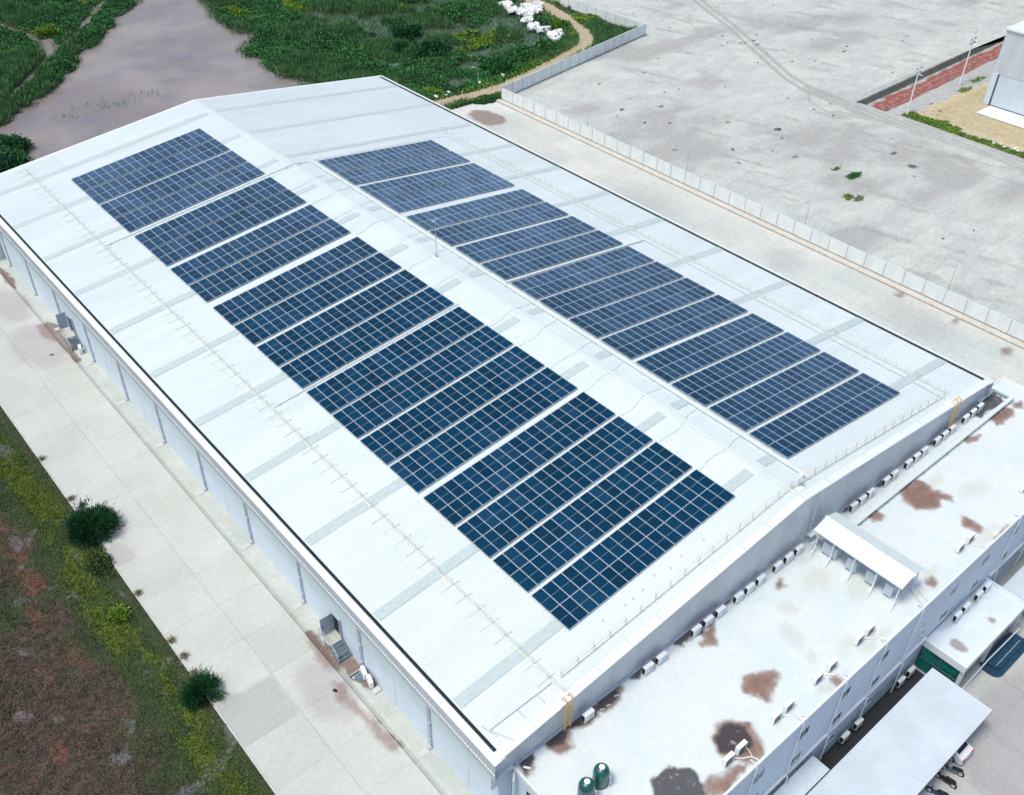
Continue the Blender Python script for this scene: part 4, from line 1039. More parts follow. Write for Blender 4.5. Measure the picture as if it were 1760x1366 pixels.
cross_tray(78.1, 34.6, 56.2, 'thin white tray along the far end of the right hand arrays', .10, .15)
cross_tray(78.0, 6.8, 33.8, 'thin white tray crossing the left slope to the ridge near its far end', .10, .15)
# small conduits from each left array over the ridge
cy = [8.2, 12.7, 17.2, 21.8, 26.3, 30.85, 35.2, 44.5, 49.1, 53.7, 58.9, 63.5, 68.3, 73.0, 77.6]
for i, y in enumerate(cy):
    pts = []
    for k in range(15):
        x = 28.2 + 5.9 * k / 14
        yy = y - .4 + .28 * math.sin(k * .55 + i * 1.7) * (k / 14) * (1 - k / 14) * 3 + (.9 * (k / 14) ** 2 if i % 2 else .5 * (k / 14))
        pts.append(rp(x, yy, .055))
    mb = MB(); mb.tube(pts, .018, 5)
    o = mb.build('conduit', M['cable']); tag(o, f'{ORD[i]} thin grey conduit snaking over the ridge from the near end', 'conduit', 'conduits crossing the ridge')
# thin pipe along the right walkway and left junction
pr_ = MB(); pr_.tube([rp(56.1, 1.0, .1), rp(56.1, 78.1, .1)], .06, 6)
o = pr_.build('conduit', M['cable']); tag(o, 'long straight conduit beside the rail on the right slope', 'conduit')
# safety rails
def rail_run(name, label, p0, p1, zf, n, brk=True, post_h=.75, brace=False, fade=False):
    """guard rail on posts from p0 to p1 (xy), posts copied"""
    root = empty(name, (p0[0], p0[1], zf(*p0)), label=label, cat='guard rail')
    inv = Matrix.Translation(-Vector(root.location))
    P0 = Vector((p0[0], p0[1], 0)); P1 = Vector((p1[0], p1[1], 0)); d = (P1 - P0).normalized(); s = Vector((-d.y, d.x, 0))
    def at(t, h): 
        q = P0.lerp(P1, t); return Vector((q.x, q.y, zf(q.x, q.y) + h))
    segs = 14
    for h, r_ in ((post_h, .032), (post_h * .55, .022)):
        if fade and h < post_h: continue
        mb = MB(); mb.tube([at(k / segs, h) for k in range(segs + 1)], r_ * (.6 if fade else .8), 5)
        o = mb.build('rail', M['cream'], root); o.matrix_parent_inverse = inv
    mb = MB(); w2 = .06
    for k in range(segs):
        a, b = at(k / segs, .09), at((k + 1) / segs, .09)
        mb.add([a - s * w2, a + s * w2, b + s * w2, b - s * w2, a - s * w2 - Vector((0, 0, .03)), b - s * w2 - Vector((0, 0, .03))], [(0, 1, 2, 3), (0, 3, 5, 4)])
    o = mb.build('base_strip', M['cream'], root); o.matrix_parent_inverse = inv
    pm = MB(); pm.bar((0, 0, 0), (0, 0, post_h), .018 if fade else .026, 5)
    if brace: pm.bar(d * .25, (0, 0, post_h * .8), .018, 4)
    bm_ = MB()
    a = s * -.6; b = s * 1.0
    bm_.bar(a + Vector((0, 0, .05)), b + Vector((0, 0, .05)), .022, 4); bm_.box(a.x - .07, a.x + .07, a.y - .07, a.y + .07, .03, .09)
    pp = bp = None
    for k in range(n):
        q = at(k / (n - 1), 0)
        if pp is None:
            pp = pm.build('post', M['cream'], root); pp.matrix_parent_inverse = inv; pp.location = q
            if brk: bp = bm_.build('bracket', M['tick'], root); bp.matrix_parent_inverse = inv; bp.location = q
        else:
            c = pp.copy(); COL.objects.link(c); c.location = q
            if brk: c = bp.copy(); COL.objects.link(c); c.location = q
            if brk and abs(d.y) > .5: c.rotation_euler = (0, -SL if q.x < HW else SL, 0)
    if brk and abs(d.y) > .5: bp.rotation_euler = (0, -SL if p0[0] < HW else SL, 0)
    return root
zr = lambda x, y: rz(x)
rail_run('safety_rail', 'long cream safety rail with cross brackets down the left roof slope', (6.3, .6), (6.55, 103.5), zr, 68)
rail_run('safety_rail', 'faint cream safety rail along the lower right roof slope', (57.2, 1.2), (57.0, 80), zr, 70, brk=False, brace=True, fade=True)
rail_run('safety_rail', 'cream safety rail climbing the near edge of the left slope', (7.0, 1.6), (31.75, 1.45), zr, 17, brk=False, brace=True, post_h=.95)
rail_run('safety_rail', 'cream safety rail descending the near edge of the right slope', (32.0, 1.45), (56.4, 1.3), zr, 17, brk=False, brace=True, post_h=.95)
rr = MB(); rr.tube([rp(7, 1.1, .1), rp(14, 1.0, .1)], .03, 5)
# small pipe frame near the near left corner
mb = MB(); mb.tube([rp(.9, 1.9, .12), rp(2.4, 1.85, .12), rp(6.2, 1.7, .12)], .035, 5); mb.tube([rp(.9, 1.9, .12), rp(1.6, .3, .12)], .03, 5); mb.tube([rp(.7, 2.5, .12), rp(.95, 1.3, .12)], .03, 5)
for x, y in ((3.2, 1.45), (4.9, 1.4)): mb.bar(rp(x, y + .3, .1), rp(x, y - .45, .1), .05, 4)
o = mb.build('lifeline_pipe', M['cable']); tag(o, 'thin pipe frame on the roof at the nearest left corner', 'pipe')
# ladders
def ladder(x, label, h0, h1):
    r_ = empty('roof_ladder', (x, -.3, h0), label=label, cat='ladder')
    mb = MB()
    for s in (-.27, .27):
        mb.tube([(s, 0, 0), (s, 0, h1 - h0), (s, .05, h1 - h0 + .6), (s * 1.0, .3, h1 - h0 + .75), (s, .5, h1 - h0 + .3)], .045, 6)
    mb.build('side_rail', M['yellow'], r_)
    mb = MB(); k = .25
    while k < h1 - h0: mb.bar((-.27, 0, k), (.27, 0, k), .03, 5); k += .3
    mb.build('rung', M['yellow'], r_)
    mb = MB()
    for z in (.8, 2.0): 
        for s in (-.27, .27): mb.bar((s, 0, z), (s, .26, z), .02, 4)
    mb.build('wall_bracket', M['alu'], r_)
ladder(6.05, 'yellow steel ladder at the near left end of the grey gable', 9.1, rz(6.05))
ladder(56.3, 'yellow steel ladder at the far right end of the grey gable', 9.1, rz(56.3))
# hatch plates over the ladder heads
for x, lb in ((5.9, 'white step-over plate at the head of the nearer yellow ladder'), (55.9, 'white step-over plate at the head of the farther yellow ladder')):
    mb = MB(); z = rz(x); mb.add([(x - .5, -.15, z + .1), (x + .6, -.15, z + .1 + (.12 if x < 30 else -.12)), (x + .6, .7, z + .14 + (.12 if x < 30 else -.12)), (x - .5, .7, z + .14), (x - .5, -.15, z + .02), (x + .6, -.15, z + .02), (x + .6, .7, z), (x - .5, .7, z)],
                   [(0, 1, 2, 3), (0, 4, 5, 1), (1, 5, 6, 2), (3, 2, 6, 7), (0, 3, 7, 4)])
    o = mb.build('step_plate', M['white']); tag(o, lb, 'step plate')
# weather mast with small cups
ms = empty('roof_mast', rp(32.0, 48.5), label='thin grey mast with a small vane standing near the ridge', cat='mast')
mb = MB(); mb.lathe((0, 0, 0), [(.22, 0), (.22, .06), (.14, .3), (.05, .45)], 10); mb.build('base', M['alu'], ms)
mb = MB(); mb.bar((0, 0, .4), (0, 0, 4.4), .045, 6, .03); mb.build('pole', M['pipe'], ms)
mb = MB(); mb.bar((-.3, 0, 4.3), (.3, .1, 4.45), .03, 5); mb.lathe((-.32, 0, 4.3), [(.02, 0), (.09, .05), (.09, .12), (.02, .16)], 8); mb.build('vane', M['white'], ms)
# lightning/camera stand at ridge front
st = empty('roof_instrument', rp(32.7, 1.3), label='white instrument box on a post at the front end of the ridge', cat='instrument')
mb = MB(); mb.bar((0, 0, 0), (0, 0, 1.1), .05, 6); mb.build('post', M['alu'], st)
mb = MB(); mb.bbox(-.16, .16, -.2, .2, 1.0, 1.4, .03); mb.box(-.5, .1, -.5, -.1, .02, .1); mb.build('box', M['white'], st)
# roof plugs
for i, (x, y) in enumerate([(12.3, 2.9), (14.4, 2.7), (15.2, 2.75), (16.3, 2.8), (19.2, 2.7), (20.6, 2.9), (23.0, 2.85), (17.8, 3.1)]):
    mb = MB(); mb.lathe(rp(x, y, .02), [(.1, 0), (.1, .06), (.06, .09)], 10)
    o = mb.build('roof_plug', M['alu']); tag(o, f'small round roof plug, number {["one","two","three","four","five","six","seven","eight"][i]} from the left below the nearest array', 'roof plug', 'roof plugs below the nearest array')
# tie-down hooks along near verge
for i in range(9):
    x = 3.2 + i * 3.05 if i < 9 else 0
    mb = MB(); mb.bar(rp(x, -.1, .07), rp(x, .6, .08), .03, 4); o = mb.build('edge_bracket', M['cable']); tag(o, f'{ORD[i]} small bracket from the left along the near left roof edge', 'bracket', 'brackets along the near left verge')
for i in range(9):
    x = 35.4 + i * 2.95
    mb = MB(); mb.bar(rp(x, -.1, .07), rp(x, .6, .08), .03, 4); o = mb.build('edge_bracket', M['cable']); tag(o, f'{ORD[i]} small bracket after the ridge along the near right roof edge', 'bracket', 'brackets along the near right verge')
# downpipe on gable at ridge and cable box
mb = MB(); mb.tube([(33.75, -.16, 14.6), (33.75, -.16, 9.6)], .07, 6); mb.tube([(33.0, -.16, 11.5), (33.0, -.16, 8.8)], .04, 6)
o = mb.build('gable_downpipe', M['pipe'], wh)
mb = MB(); mb.box(33.6, 34.6, -.6, -.12, 9.6, 9.75); mb.box(34.2, 34.5, -1.3, -.6, 9.55, 9.75); mb.box(33.2, 34.9, -.95, -.85, 9.35, 9.45)
o = mb.build('cable_gantry', M['white']); tag(o, 'short white cable gantry linking the gable to the rooftop canopy', 'cable gantry')

# ------------------------------------------------------------------ office block in front
OZ = 8.6
of = empty('office_block', (1.4, -10.35, ZF), label='three storey pale blue office block with a flat stained white roof', cat='office building')
inv = Matrix.Translation(-Vector(of.location))
def opart(mb, name, mat, smooth=False, parent=of):
    o = mb.build(name, mat, parent, smooth=smooth)
    if parent is of: o.matrix_parent_inverse = inv
    return o
mb = MB(); mb.box(1.45, 68.8, -10.35, .17, ZF - .1, OZ - .02); mb.box(63.9, 68.8, .17, .62, ZF - .1, OZ - .02); opart(mb, 'wall', M['officewall'])
def roof_mask(X, Y):
    dk = stain(X, Y, ROOF_DARK + [[(1.7, .15), (3.4, .15), (3.0, -.5), (1.8, -.7)], [(5.6, .15), (11.6, .15), (10.8, -.35), (8.8, -.6), (6.6, -.35)], [(12.6, .15), (15.4, .15), (15.2, -.28), (13.0, -.5)], [(17.2, .15), (24.6, .15), (23.4, -.25), (20.0, -.5), (17.6, -.5)], [(39.2, .15), (43.2, .15), (42.6, -.15), (39.4, -.2)], [(44.3, .15), (47, .15), (46.4, -.25), (44.4, -.3)], [(53, .15), (57, .15), (56.4, -.1), (53.4, -.15)]], .8)
    br = stain(X, Y, ROOF_BROWN, 1.0)
    og = blob(X, Y, [(62.6, -2.5, 2.2, 1.0), (31, -3.2, 2.6, 1.6), (32.5, -1.2, 1.8, .8), (27.0, -3.5, 1.2, 1.2), (24.8, -5.5, 1.3, 1.6), (46.5, -9.6, 3, .7), (39, -8.9, 2, .8), (36, -9.3, 2, .6), (29.5, -9.7, 3, .6), (23.6, -9.8, 2.6, .5), (51, -6, 3, 1.6), (49, -3, 2.5, .9), (27.5, -8.6, 1.5, 1.2), (33, -6, 2.5, 1.5), (24.5, -7.4, .9, .9)])
    return br, dk, og
mt_or = layered('roof_membrane', (.60, .68, .688), (.665, .715, .715), [
    (2, (.46, .42, .31), .42, .40, .9, .9, .32), (0, (.23, .15, .12), .40, .26, .7, 1.5, .85), (0, (.11, .065, .055), .80, .34, 1.5, 1.3, .8), (0, (.33, .20, .15), .62, .1, .9, 3.0, .4), (1, (.045, .042, .048), .47, .24, .8, 1.5, .92), (1, (.40, .36, .36), 1.22, .10, 1.9, 2.0, .6)],
    rough=.5, nscale=.25, fine=3, finev=.05, bump=.05, spec=.4)
o = sheet('roof', np.arange(1.45, 68.85, .14), np.arange(-10.3, .65, .14), OZ, mt_or, roof_mask, kind=None, parent=of, skip=lambda X, Y: (Y > .16) & (X < 63.95)); o.matrix_parent_inverse = inv
mb = MB(); mb.box(1.4, 68.95, -10.45, -10.3, OZ - .15, OZ + .12); mb.box(1.4, 1.55, -10.3, .2, OZ - .15, OZ + .14); mb.box(68.8, 68.95, -10.3, .75, OZ - .15, OZ + .12); mb.box(63.95, 68.8, .62, .75, OZ - .15, OZ + .12)
opart(mb, 'parapet', M['roofcap'])
mb = MB(); mb.box(1.6, 63.8, .0, .15, OZ - .05, OZ + .16); opart(mb, 'wall_flashing', M['pipe'])
mb = MB(); mb.box(1.3, 38.9, -10.56, -10.36, 1.78, 1.98); mb.box(49.7, 68.8, -10.56, -10.36, 1.78, 1.98); opart(mb, 'ledge', M['roofcap'])
# windows: white frame, dark teal pane, two leaves
def window_proto(w_, h_):
    f = MB(); t = .07
    f.box(-w_ / 2 - t, w_ / 2 + t, -.06, .0, h_, h_ + t); f.box(-w_ / 2 - t, w_ / 2 + t, -.12, .0, -t, 0); f.box(-w_ / 2 - t, -w_ / 2, -.06, 0, 0, h_); f.box(w_ / 2, w_ / 2 + t, -.06, 0, 0, h_); f.box(-.025, .025, -.045, 0, 0, h_)
    g = MB(); g.box(-w_ / 2, w_ / 2, -.03, -.002, 0, h_)
    return f, g
wins = []
for k in range(12):
    x = 4.6 + 5.2 * k
    if abs(x - 36) < 1.5: continue
    wins.append((x, 5.8, 1.25, 1.08)); wins.append((x + .15, 2.45, 1.25, 1.0))
    if not (38 < x < 50): wins.append((x + .4, -.55, 1.2, .75))
wins += [(35.3, 4.85, .35, .85), (36.9, 4.6, .35, .85), (35.3, 1.65, .35, .75), (37.6, 3.3, .35, .65)]
protos = {}
for (x, z, w_, h_) in wins:
    key = (w_, h_)
    if key not in protos:
        f, g = window_proto(w_, h_)
        fo = f.build('window', M['winframe'], of, loc=(x, -10.35, z)); fo.matrix_parent_inverse = inv
        go = g.build('pane', M['glass'], fo)
        protos[key] = (fo, go)
    else:
        fo = protos[key][0].copy(); COL.objects.link(fo); fo.location = (x, -10.35, z)
        go = protos[key][1].copy(); COL.objects.link(go); go.parent = fo
mb = MB(); mb.tube([(0, .5, .2), (0, -.02, .2), (0, -.12, 0), (0, -.12, -6.5), (0, -.3, -6.7), (0, -.3, -10.6)], .05, 6)
pp = None
for k in range(12):
    x = 3.6 + 5.22 * k
    if 37 < x < 50: continue
    if pp is None: pp = mb.build('downpipe', M['winframe'], of, loc=(x, -10.4, OZ)); pp.matrix_parent_inverse = inv
    else:
        c = pp.copy(); COL.objects.link(c); c.location = (x, -10.4, OZ)
# left end details
mb = MB(); mb.tube([(1.3, -.2, 8.5), (1.05, -.45, 8.2), (1.05, -.45, 0)], .09, 6); opart(mb, 'downpipe', M['winframe'])
mb = MB(); mb.box(1.38, 1.45, -1.9, -1.4, 7.2, 7.6); opart(mb, 'vent', M['black'])

# air conditioners along the gable foot
gx = [7.4, 13.5, 14.9, 18.8, 20.2, 21.65, 23.85, 25.25, 26.65, 28.85, 30.3, 31.7, 39.6, 40.9, 42.2, 44.7, 46.0, 48.3, 49.7, 51.0, 53.3, 54.65, 56.0, 58.5, 59.9, 61.25]
for i, x in enumerate(gx):
    ac_unit(x + .46, -.50, OZ + .02, 0, f'{ORD[i] if i else "leftmost"} white air conditioner from the left along the grey gable foot', 'air conditioners along the gable foot', 'side')
ac_unit(64.4, .0, OZ + .4, 0, 'white air conditioner fixed to the wall at the far right gable corner', 'air conditioners along the gable foot', 'side')
fx = [(12.75, -8.98), (14.1, -8.98), (17.9, -9.05), (19.3, -9.05), (22.85, -9.0), (24.6, -9.0), (28.2, -8.95), (29.6, -8.95), (42.9, -8.98), (44.5, -8.98), (54.1, -8.9), (55.5, -8.9)]
pn = ['first pair from the left', 'second pair from the left', 'third pair from the left', 'fourth pair from the left', 'pair right of the canopy', 'pair at the right picture edge']
for i, (x, y) in enumerate(fx):
    ac_unit(x, y, OZ + .02, 0, f'{"left" if i % 2 == 0 else "right"} hand rooftop air conditioner near the front edge, {pn[i // 2]}', 'air conditioners near the front roof edge', 'fan')
    if i % 2:
        mb = MB(); x1 = x + .35
        mb.tube([(x - .75, y - .1, OZ + .12), (x - .35, y - .45, OZ + .05), (x1 - .1, y - .75, OZ + .05), (x1, -10.2, OZ + .18), (x1, -10.47, OZ + .12)], .045, 6)
        mb.tube([(x + .55, y + .2, OZ + .12), (x + .5, y - .4, OZ + .05), (x1, y - .75, OZ + .05)], .03, 6)
        o = mb.build('refrigerant_pipe', M['white']); tag(o, f'white pipe bundle running to the parapet from the {pn[i // 2]}'.replace('pair from the left', 'air conditioner pair').replace('pair right', 'units right').replace('pair at', 'units at'), 'pipe', 'pipe bundles at the front parapet')
# annex roof units and low wall units
for i, x in enumerate([42.6, 44.05, 46.2, 47.7]):
    ac_unit(x + .4, -11.0, 1.52, 0, f'{["leftmost", "second", "third", "rightmost"][i]} air conditioner on the flat porch roof', 'air conditioners on the porch roof', 'side')
for i, (x, lb) in enumerate([(27.3, 'left hand wall mounted unit in the dark gap behind the carport'), (29.2, 'second wall unit from the left in the gap behind the carport'), (35.5, 'third wall unit in the gap behind the carport'), (37.1, 'wall unit in the gap next to the glazed porch'), (50.3, 'wall unit beside the right side of the porch')]):
    u = ac_unit(x + .4, -10.8, -1.7, 0, lb, 'air conditioners on the front wall', 'side')
for i, (x, y, lb) in enumerate([(.95, 18.0, 'white outdoor unit on the apron beside a rusty drain pit'), (.85, 17.0, 'second outdoor unit on the apron just below the first'), (.75, 77.4, 'old dusty outdoor unit beside the farther side stair')]):
    ac_unit(x - .1, y, .1, R(75), lb, 'outdoor units on the left apron', 'fan')
mb = MB(); mb.bbox(-.35, .35, -.28, .28, 0, .16, .04); o = mb.build('pallet_board', M['conc'], loc=(.85, 16.2, .08)); tag(o, 'small brown board lying on the apron below the outdoor units', 'board')
mb = MB(); mb.box(-.12, .12, -.2, .2, 0, .06); o = mb.build('scrap_piece', M['black'], loc=(-1.75, 18.4, .0), rot=(0, 0, .3)); tag(o, 'small black scrap lying on the stained concrete near the stair', 'scrap')
mb = MB(); mb.box(-.1, .1, -.2, .2, 0, .06); o = mb.build('scrap_piece', M['black'], loc=(-2.2, 79.2, .0), rot=(0, 0, 1.0)); tag(o, 'small dark scrap on the concrete near the farther stair', 'scrap')
# drain pit frame (rusty)
mb = MB(); mb.box(-.15, .75, -.02, .06, .07, .30); mb.box(.15, .8, -.9, -.1, .075, .13); o = mb.build('drain_hatch', M['steel'], loc=(0, 18.6, 0)); tag(o, 'dark steel drain hatch lid on the stained apron', 'hatch')

# rooftop canopy
cn = empty('rooftop_canopy', (34.8, -.8, OZ), label='white ribbed gable canopy standing on the office roof', cat='canopy')
inc = Matrix.Translation(-Vector(cn.location))
for sgn in (-1, 1):
    xe = 34.8 + sgn * 1.62
    o = ribbed_quad('roof_panel', (xe, -8.95, 10.95), (0, 1, 0), (34.8 - xe, 0, .55), (0, 0, 1), 8.2, .2, .03, M['roofcap'] if sgn < 0 else M['roof'], cn); o.matrix_parent_inverse = inc  # sunny left slope paler, right bluer: light painted into the sheet colours
mb = MB(); mb.prism([(34.66, 11.49), (34.8, 11.54), (34.94, 11.49), (34.8, 11.51)], 'y', -9.0, -.7); o = mb.build('ridge_cap', M['roofcap'], cn); o.matrix_parent_inverse = inc
mb = MB()
for sgn in (-1, 1):
    xe = 34.8 + sgn * 1.5
    mb.box(xe - .05, xe + .05, -8.9, -.85, 10.8, 10.92)
for y in (-8.7, -6.7, -4.7, -2.7, -1.0): mb.bar((33.3, y, 10.84), (34.8, y, 11.36), .05, 4); mb.bar((36.3, y, 10.84), (34.8, y, 11.36), .05, 4); mb.bar((33.3, y, 10.84), (36.3, y, 10.84), .04, 4)
o = mb.build('truss', M['alu'], cn); o.matrix_parent_inverse = inc
for y in (-8.7, -6.7, -4.7, -2.7, -1.2):
    for sgn in (-1, 1):
        mb = MB(); xe = 34.8 + sgn * 1.4; mb.bar((xe, y, OZ), (xe, y, 10.85), .06, 6); mb.box(xe - .2, xe + .2, y - .2, y + .2, OZ, OZ + .06)
        mb.tube([(xe, y, OZ + .7), (xe + sgn * .35, y - .1, OZ + .3), (xe + sgn * .75, y - .2, OZ + .05)], .05, 5)
        o = mb.build('post', M['winframe'], cn); o.matrix_parent_inverse = inc
for i, (y, ln, lb) in enumerate([(-2.3, 1.3, 'long grey cooling unit under the upper end of the canopy'), (-4.4, .9, 'grey box unit under the middle of the canopy'), (-6.2, .9, 'grey box unit under the lower middle of the canopy'), (-7.8, .7, 'small grey unit under the lowest end of the canopy')]):
    b_ = empty('cooling_unit', (34.3, y, OZ), label=lb, cat='cooling unit', group='units under the rooftop canopy')
    mb = MB(); mb.bbox(-.55, .55, -ln / 2, ln / 2, .25, 1.35, .04); mb.build('casing', M['carport'], b_)
    mb = MB(); mb.box(-.57, -.545, -ln / 2 + .12, ln / 2 - .12, .4, 1.2); mb.build('grille', M['pipe'], b_)
    mb = MB(); mb.box(-.5, .5, -ln / 2, -ln / 2 + .1, 0, .25); mb.box(-.5, .5, ln / 2 - .1, ln / 2, 0, .25); mb.build('foot', M['alu'], b_)
# conduits from canopy to parapet
for i, dx in enumerate((0, .55)):
    mb = MB(); mb.tube([(36.0 + dx, -8.6, OZ + .05), (35.2 + dx * 1.3, -10.2, OZ + .05)], .03, 5); mb.tube([(35.2 + dx * 1.3, -10.2, OZ + .05), (35.2 + dx * 1.3, -10.5, OZ + .1)], .03, 5)
    o = mb.build('conduit', M['cable']); tag(o, ('left' if i == 0 else 'right') + ' of two thin pipes from the canopy foot to the parapet', 'conduit')
# cable duct on roof
dc = empty('roof_duct', (39.2, -1.6, OZ), label='long white covered duct on feet along the office roof', cat='duct')
ind = Matrix.Translation(-Vector(dc.location))
mb = MB(); mb.box(36.6, 66.0, -1.95, -1.55, OZ + .32, OZ + .52); mb.box(65.6, 66.0, -1.545, .15, OZ + .32, OZ + .52); o = mb.build('cover', M['roof'], dc); o.matrix_parent_inverse = ind
for k in range(15):
    mb = MB(); x = 37.2 + k * 2.0; mb.box(x, x + .07, -2.1, -1.4, OZ + .02, OZ + .1); mb.box(x, x + .07, -1.8, -1.7, OZ + .1, OZ + .32); o = mb.build('foot', M['alu'], dc); o.matrix_parent_inverse = ind
# tanks
for i, (x, y, lb) in enumerate([(5.15, -4.45, 'taller looking dark green tank at the back right of the pair'), (3.7, -4.55, 'dark green tank at the front left of the pair')]):
    t = empty('water_tank', (x, y, OZ), label=lb, cat='tank', group='dark green tanks on the office roof')
    mb = MB(); mb.lathe((0, 0, 0), [(.52, 0), (.55, .05), (.55, 1.35), (.50, 1.6), (.36, 1.78), (.18, 1.86)], 28); mb.build('tank_body', M['tank'], t, smooth=True)
    mb = MB(); mb.lathe((0, 0, 0), [(.2, 1.84), (.2, 1.92), (.17, 1.94)], 20); mb.build('cap', M['white'], t)
    mb = MB(); mb.tube([(.3, -.5, 1.2), (.3, -.6, 1.1), (.3, -.6, .1)], .03, 6); mb.build('pipe', M['white'], t)
# debris near first stain
mb = MB(); mb.bar((2.0, -.35, OZ + .05), (2.3, -.75, OZ + .05), .08, 6); o = mb.build('pipe_offcut', M['white']); tag(o, 'short white pipe offcut on the dark stain at the near roof corner', 'pipe offcut')
for i, (x, y) in enumerate([(9.0, -.55), (9.6, -.6), (8.1, -.5), (10.6, -.4)]):
    mb = MB(); mb.bar((x, y, OZ + .04), (x + .35, y - .12, OZ + .04), .05, 5); o = mb.build('pipe_stub', M['pipe']); tag(o, f'{["leftmost", "second", "third", "fourth"][i] if i != 2 else "stub nearest the ladder"} short pipe stub on the dark stain by the gable' if i != 2 else 'short pipe stub nearest the yellow ladder on the dark stain', 'pipe stub', 'pipe stubs at the gable foot')

# porch (annex)
pc = empty('entrance_porch', (39.0, -14.2, ZF), label='flat roofed entrance porch with dark green glass walls', cat='porch')
inp = Matrix.Translation(-Vector(pc.location))
def ppart(mb, name, mat):
    o = mb.build(name, mat, pc); o.matrix_parent_inverse = inp; return o
o = sheet('roof', np.arange(39.1, 49.5, .25), np.arange(-14.1, -10.3, .2), 1.40, layered('porch_roof', (.62, .70, .76), (.68, .75, .79), [(0, (.22, .15, .14), .35, .25, .6, 2.5, .7), (1, (.35, .42, .47), .3, .2, .4, 1, .6)], rough=.5, nscale=.4, finev=.05, bump=.05),
          lambda X, Y: (blob(X, Y, [(40.7, -12.6, 1.0, .7), (45.6, -13.0, .7, .4)]), blob(X, Y, [(44.5, -10.6, 5, .8)]), 0 * X), kind=None, parent=pc); o.matrix_parent_inverse = inp
mb = MB(); mb.box(38.95, 49.65, -14.25, -14.08, .75, 1.52); mb.box(38.95, 39.12, -14.08, -10.36, .75, 1.52); mb.box(49.48, 49.65, -14.08, -10.36, .75, 1.52); ppart(mb, 'fascia', M['roofcap'])
mb = MB(); mb.box(39.12, 49.48, -14.08, -10.4, .8, 1.38); ppart(mb, 'slab', M['officewall'])
mb = MB(); mb.box(39.2, 39.26, -13.8, -10.45, ZF + .02, .74); mb.box(39.6, 42.5, -13.86, -13.8, ZF + .02, .74); ppart(mb, 'glass_wall', M['greenglass'])
mb = MB(); mb.box(39.15, 39.19, -12.2, -12.12, ZF, .74); mb.box(39.15, 39.19, -13.8, -10.45, -.8, -.74); ppart(mb, 'mullion', M['steel'])
for a in ((39.15, 39.55), (49.1, 49.45), (44.0, 44.2)):
    mb = MB(); mb.box(a[0], a[1], -14.2, -13.9, ZF, .74); ppart(mb, 'column', M['winframe'])
mb = MB(); mb.box(42.6, 49.0, -12.2, -12.1, ZF, .74); ppart(mb, 'door', M['glass'])
mb = MB(); mb.box(39.6, 49.0, -13.7, -12.25, ZF + .01, ZF + .16); ppart(mb, 'floor', M['steel'])
mb = MB(); mb.tube([(39.7, -14.45, ZF + .05), (43.9, -14.5, ZF + .9), (49.3, -14.6, ZF + .9)], .07, 4); ppart(mb, 'handrail', M['winframe'])
# rounded platform
pf = empty('entrance_platform', (46.4, -14.9, ZF), label='dark blue rounded two step platform in front of the porch', cat='steps')
def rrect(x0, x1, y0, y1, r_, n=6):
    pts = []
    for cx, cy_, a0 in ((x1 - r_, y1 - r_, 0), (x0 + r_, y1 - r_, 90), (x0 + r_, y0 + r_, 180), (x1 - r_, y0 + r_, 270)):
        for k in range(n + 1):
            a = R(a0 + 90 * k / n); pts.append((cx + r_ * math.cos(a), cy_ + r_ * math.sin(a)))
    return pts
mb = MB(); mb.prism(rrect(-3.0, 2.9, -1.1, .9, .8), 'z', 0.01, .2); mb.build('lower_step', M['platform'], pf)
mb = MB(); mb.prism(rrect(-2.3, 2.6, -.7, .85, .65), 'z', .2, .42); mb.build('upper_step', M['platform'], pf)
mb = MB(); mb.box(-2.0, 2.3, -.30, -.26, .42, .43); mb.build('edge_strip', M['pipe'], pf)

# carports
def carport(x0, x1, y0, y1, z, label, posts=True, tilt=.0, name='carport'):
    r_ = empty(name, ((x0 + x1) / 2, (y0 + y1) / 2, ZF), label=label, cat='carport')
    iv = Matrix.Translation(-Vector(r_.location))
    o = ribbed_quad('roof_sheet', (x0, y0, z - tilt), (1, 0, 0), (0, y1 - y0, tilt), (0, 0, 1), x1 - x0, .24, .04, M['carport'], r_); o.matrix_parent_inverse = iv
    mb = MB(); mb.box(x0, x1, y1 - .03, y1 + .02, z - .16, z - .01); mb.box(x0, x1, y0 - .02, y0 + .03, z - .14 - tilt, z - .01 - tilt); mb.box(x0 - .02, x0 + .02, y0, y1, z - .14 - tilt, z - .03 - tilt); o = mb.build('fascia', M['steel'], r_); o.matrix_parent_inverse = iv
    n = max(2, int((x1 - x0) / 4.5))
    for k in range(n + 1):
        x = x0 + .25 + (x1 - x0 - .5) * k / n
        for yy in (y1 - .5, y0 + .9):
            mb = MB(); mb.box(x - .06, x + .06, yy - .06, yy + .06, ZF, z - .16 - tilt); o = mb.build('post', M['steel'], r_); o.matrix_parent_inverse = iv
        mb = MB(); mb.box(x - .05, x + .05, y0 + .1, y1 - .1, z - .28 - tilt, z - .16 - tilt); o = mb.build('beam', M['steel'], r_); o.matrix_parent_inverse = iv
carport(14, 37.65, -17.55, -12.2, .62, 'large pale ribbed carport roof in front of the office wall')
carport(10, 22.9, -12.15, -10.62, .9, 'small ribbed lean-to roof tucked between office wall and large carport', name='lean_to_roof')
carport(50.35, 70, -17.2, -11.65, .9, 'lavender grey ribbed carport roof to the right of the porch')

sheet('painted_shade_strip', np.linspace(2, 39.0, 40), np.array([-17.2, -14, -12.2, -10.37]), ZF + .006, pmat('painted_carport_shade', (.035, .04, .045), .9, 0, .3, 1.2))  # near-black sheet: shade behind and under the carport painted as ground colour
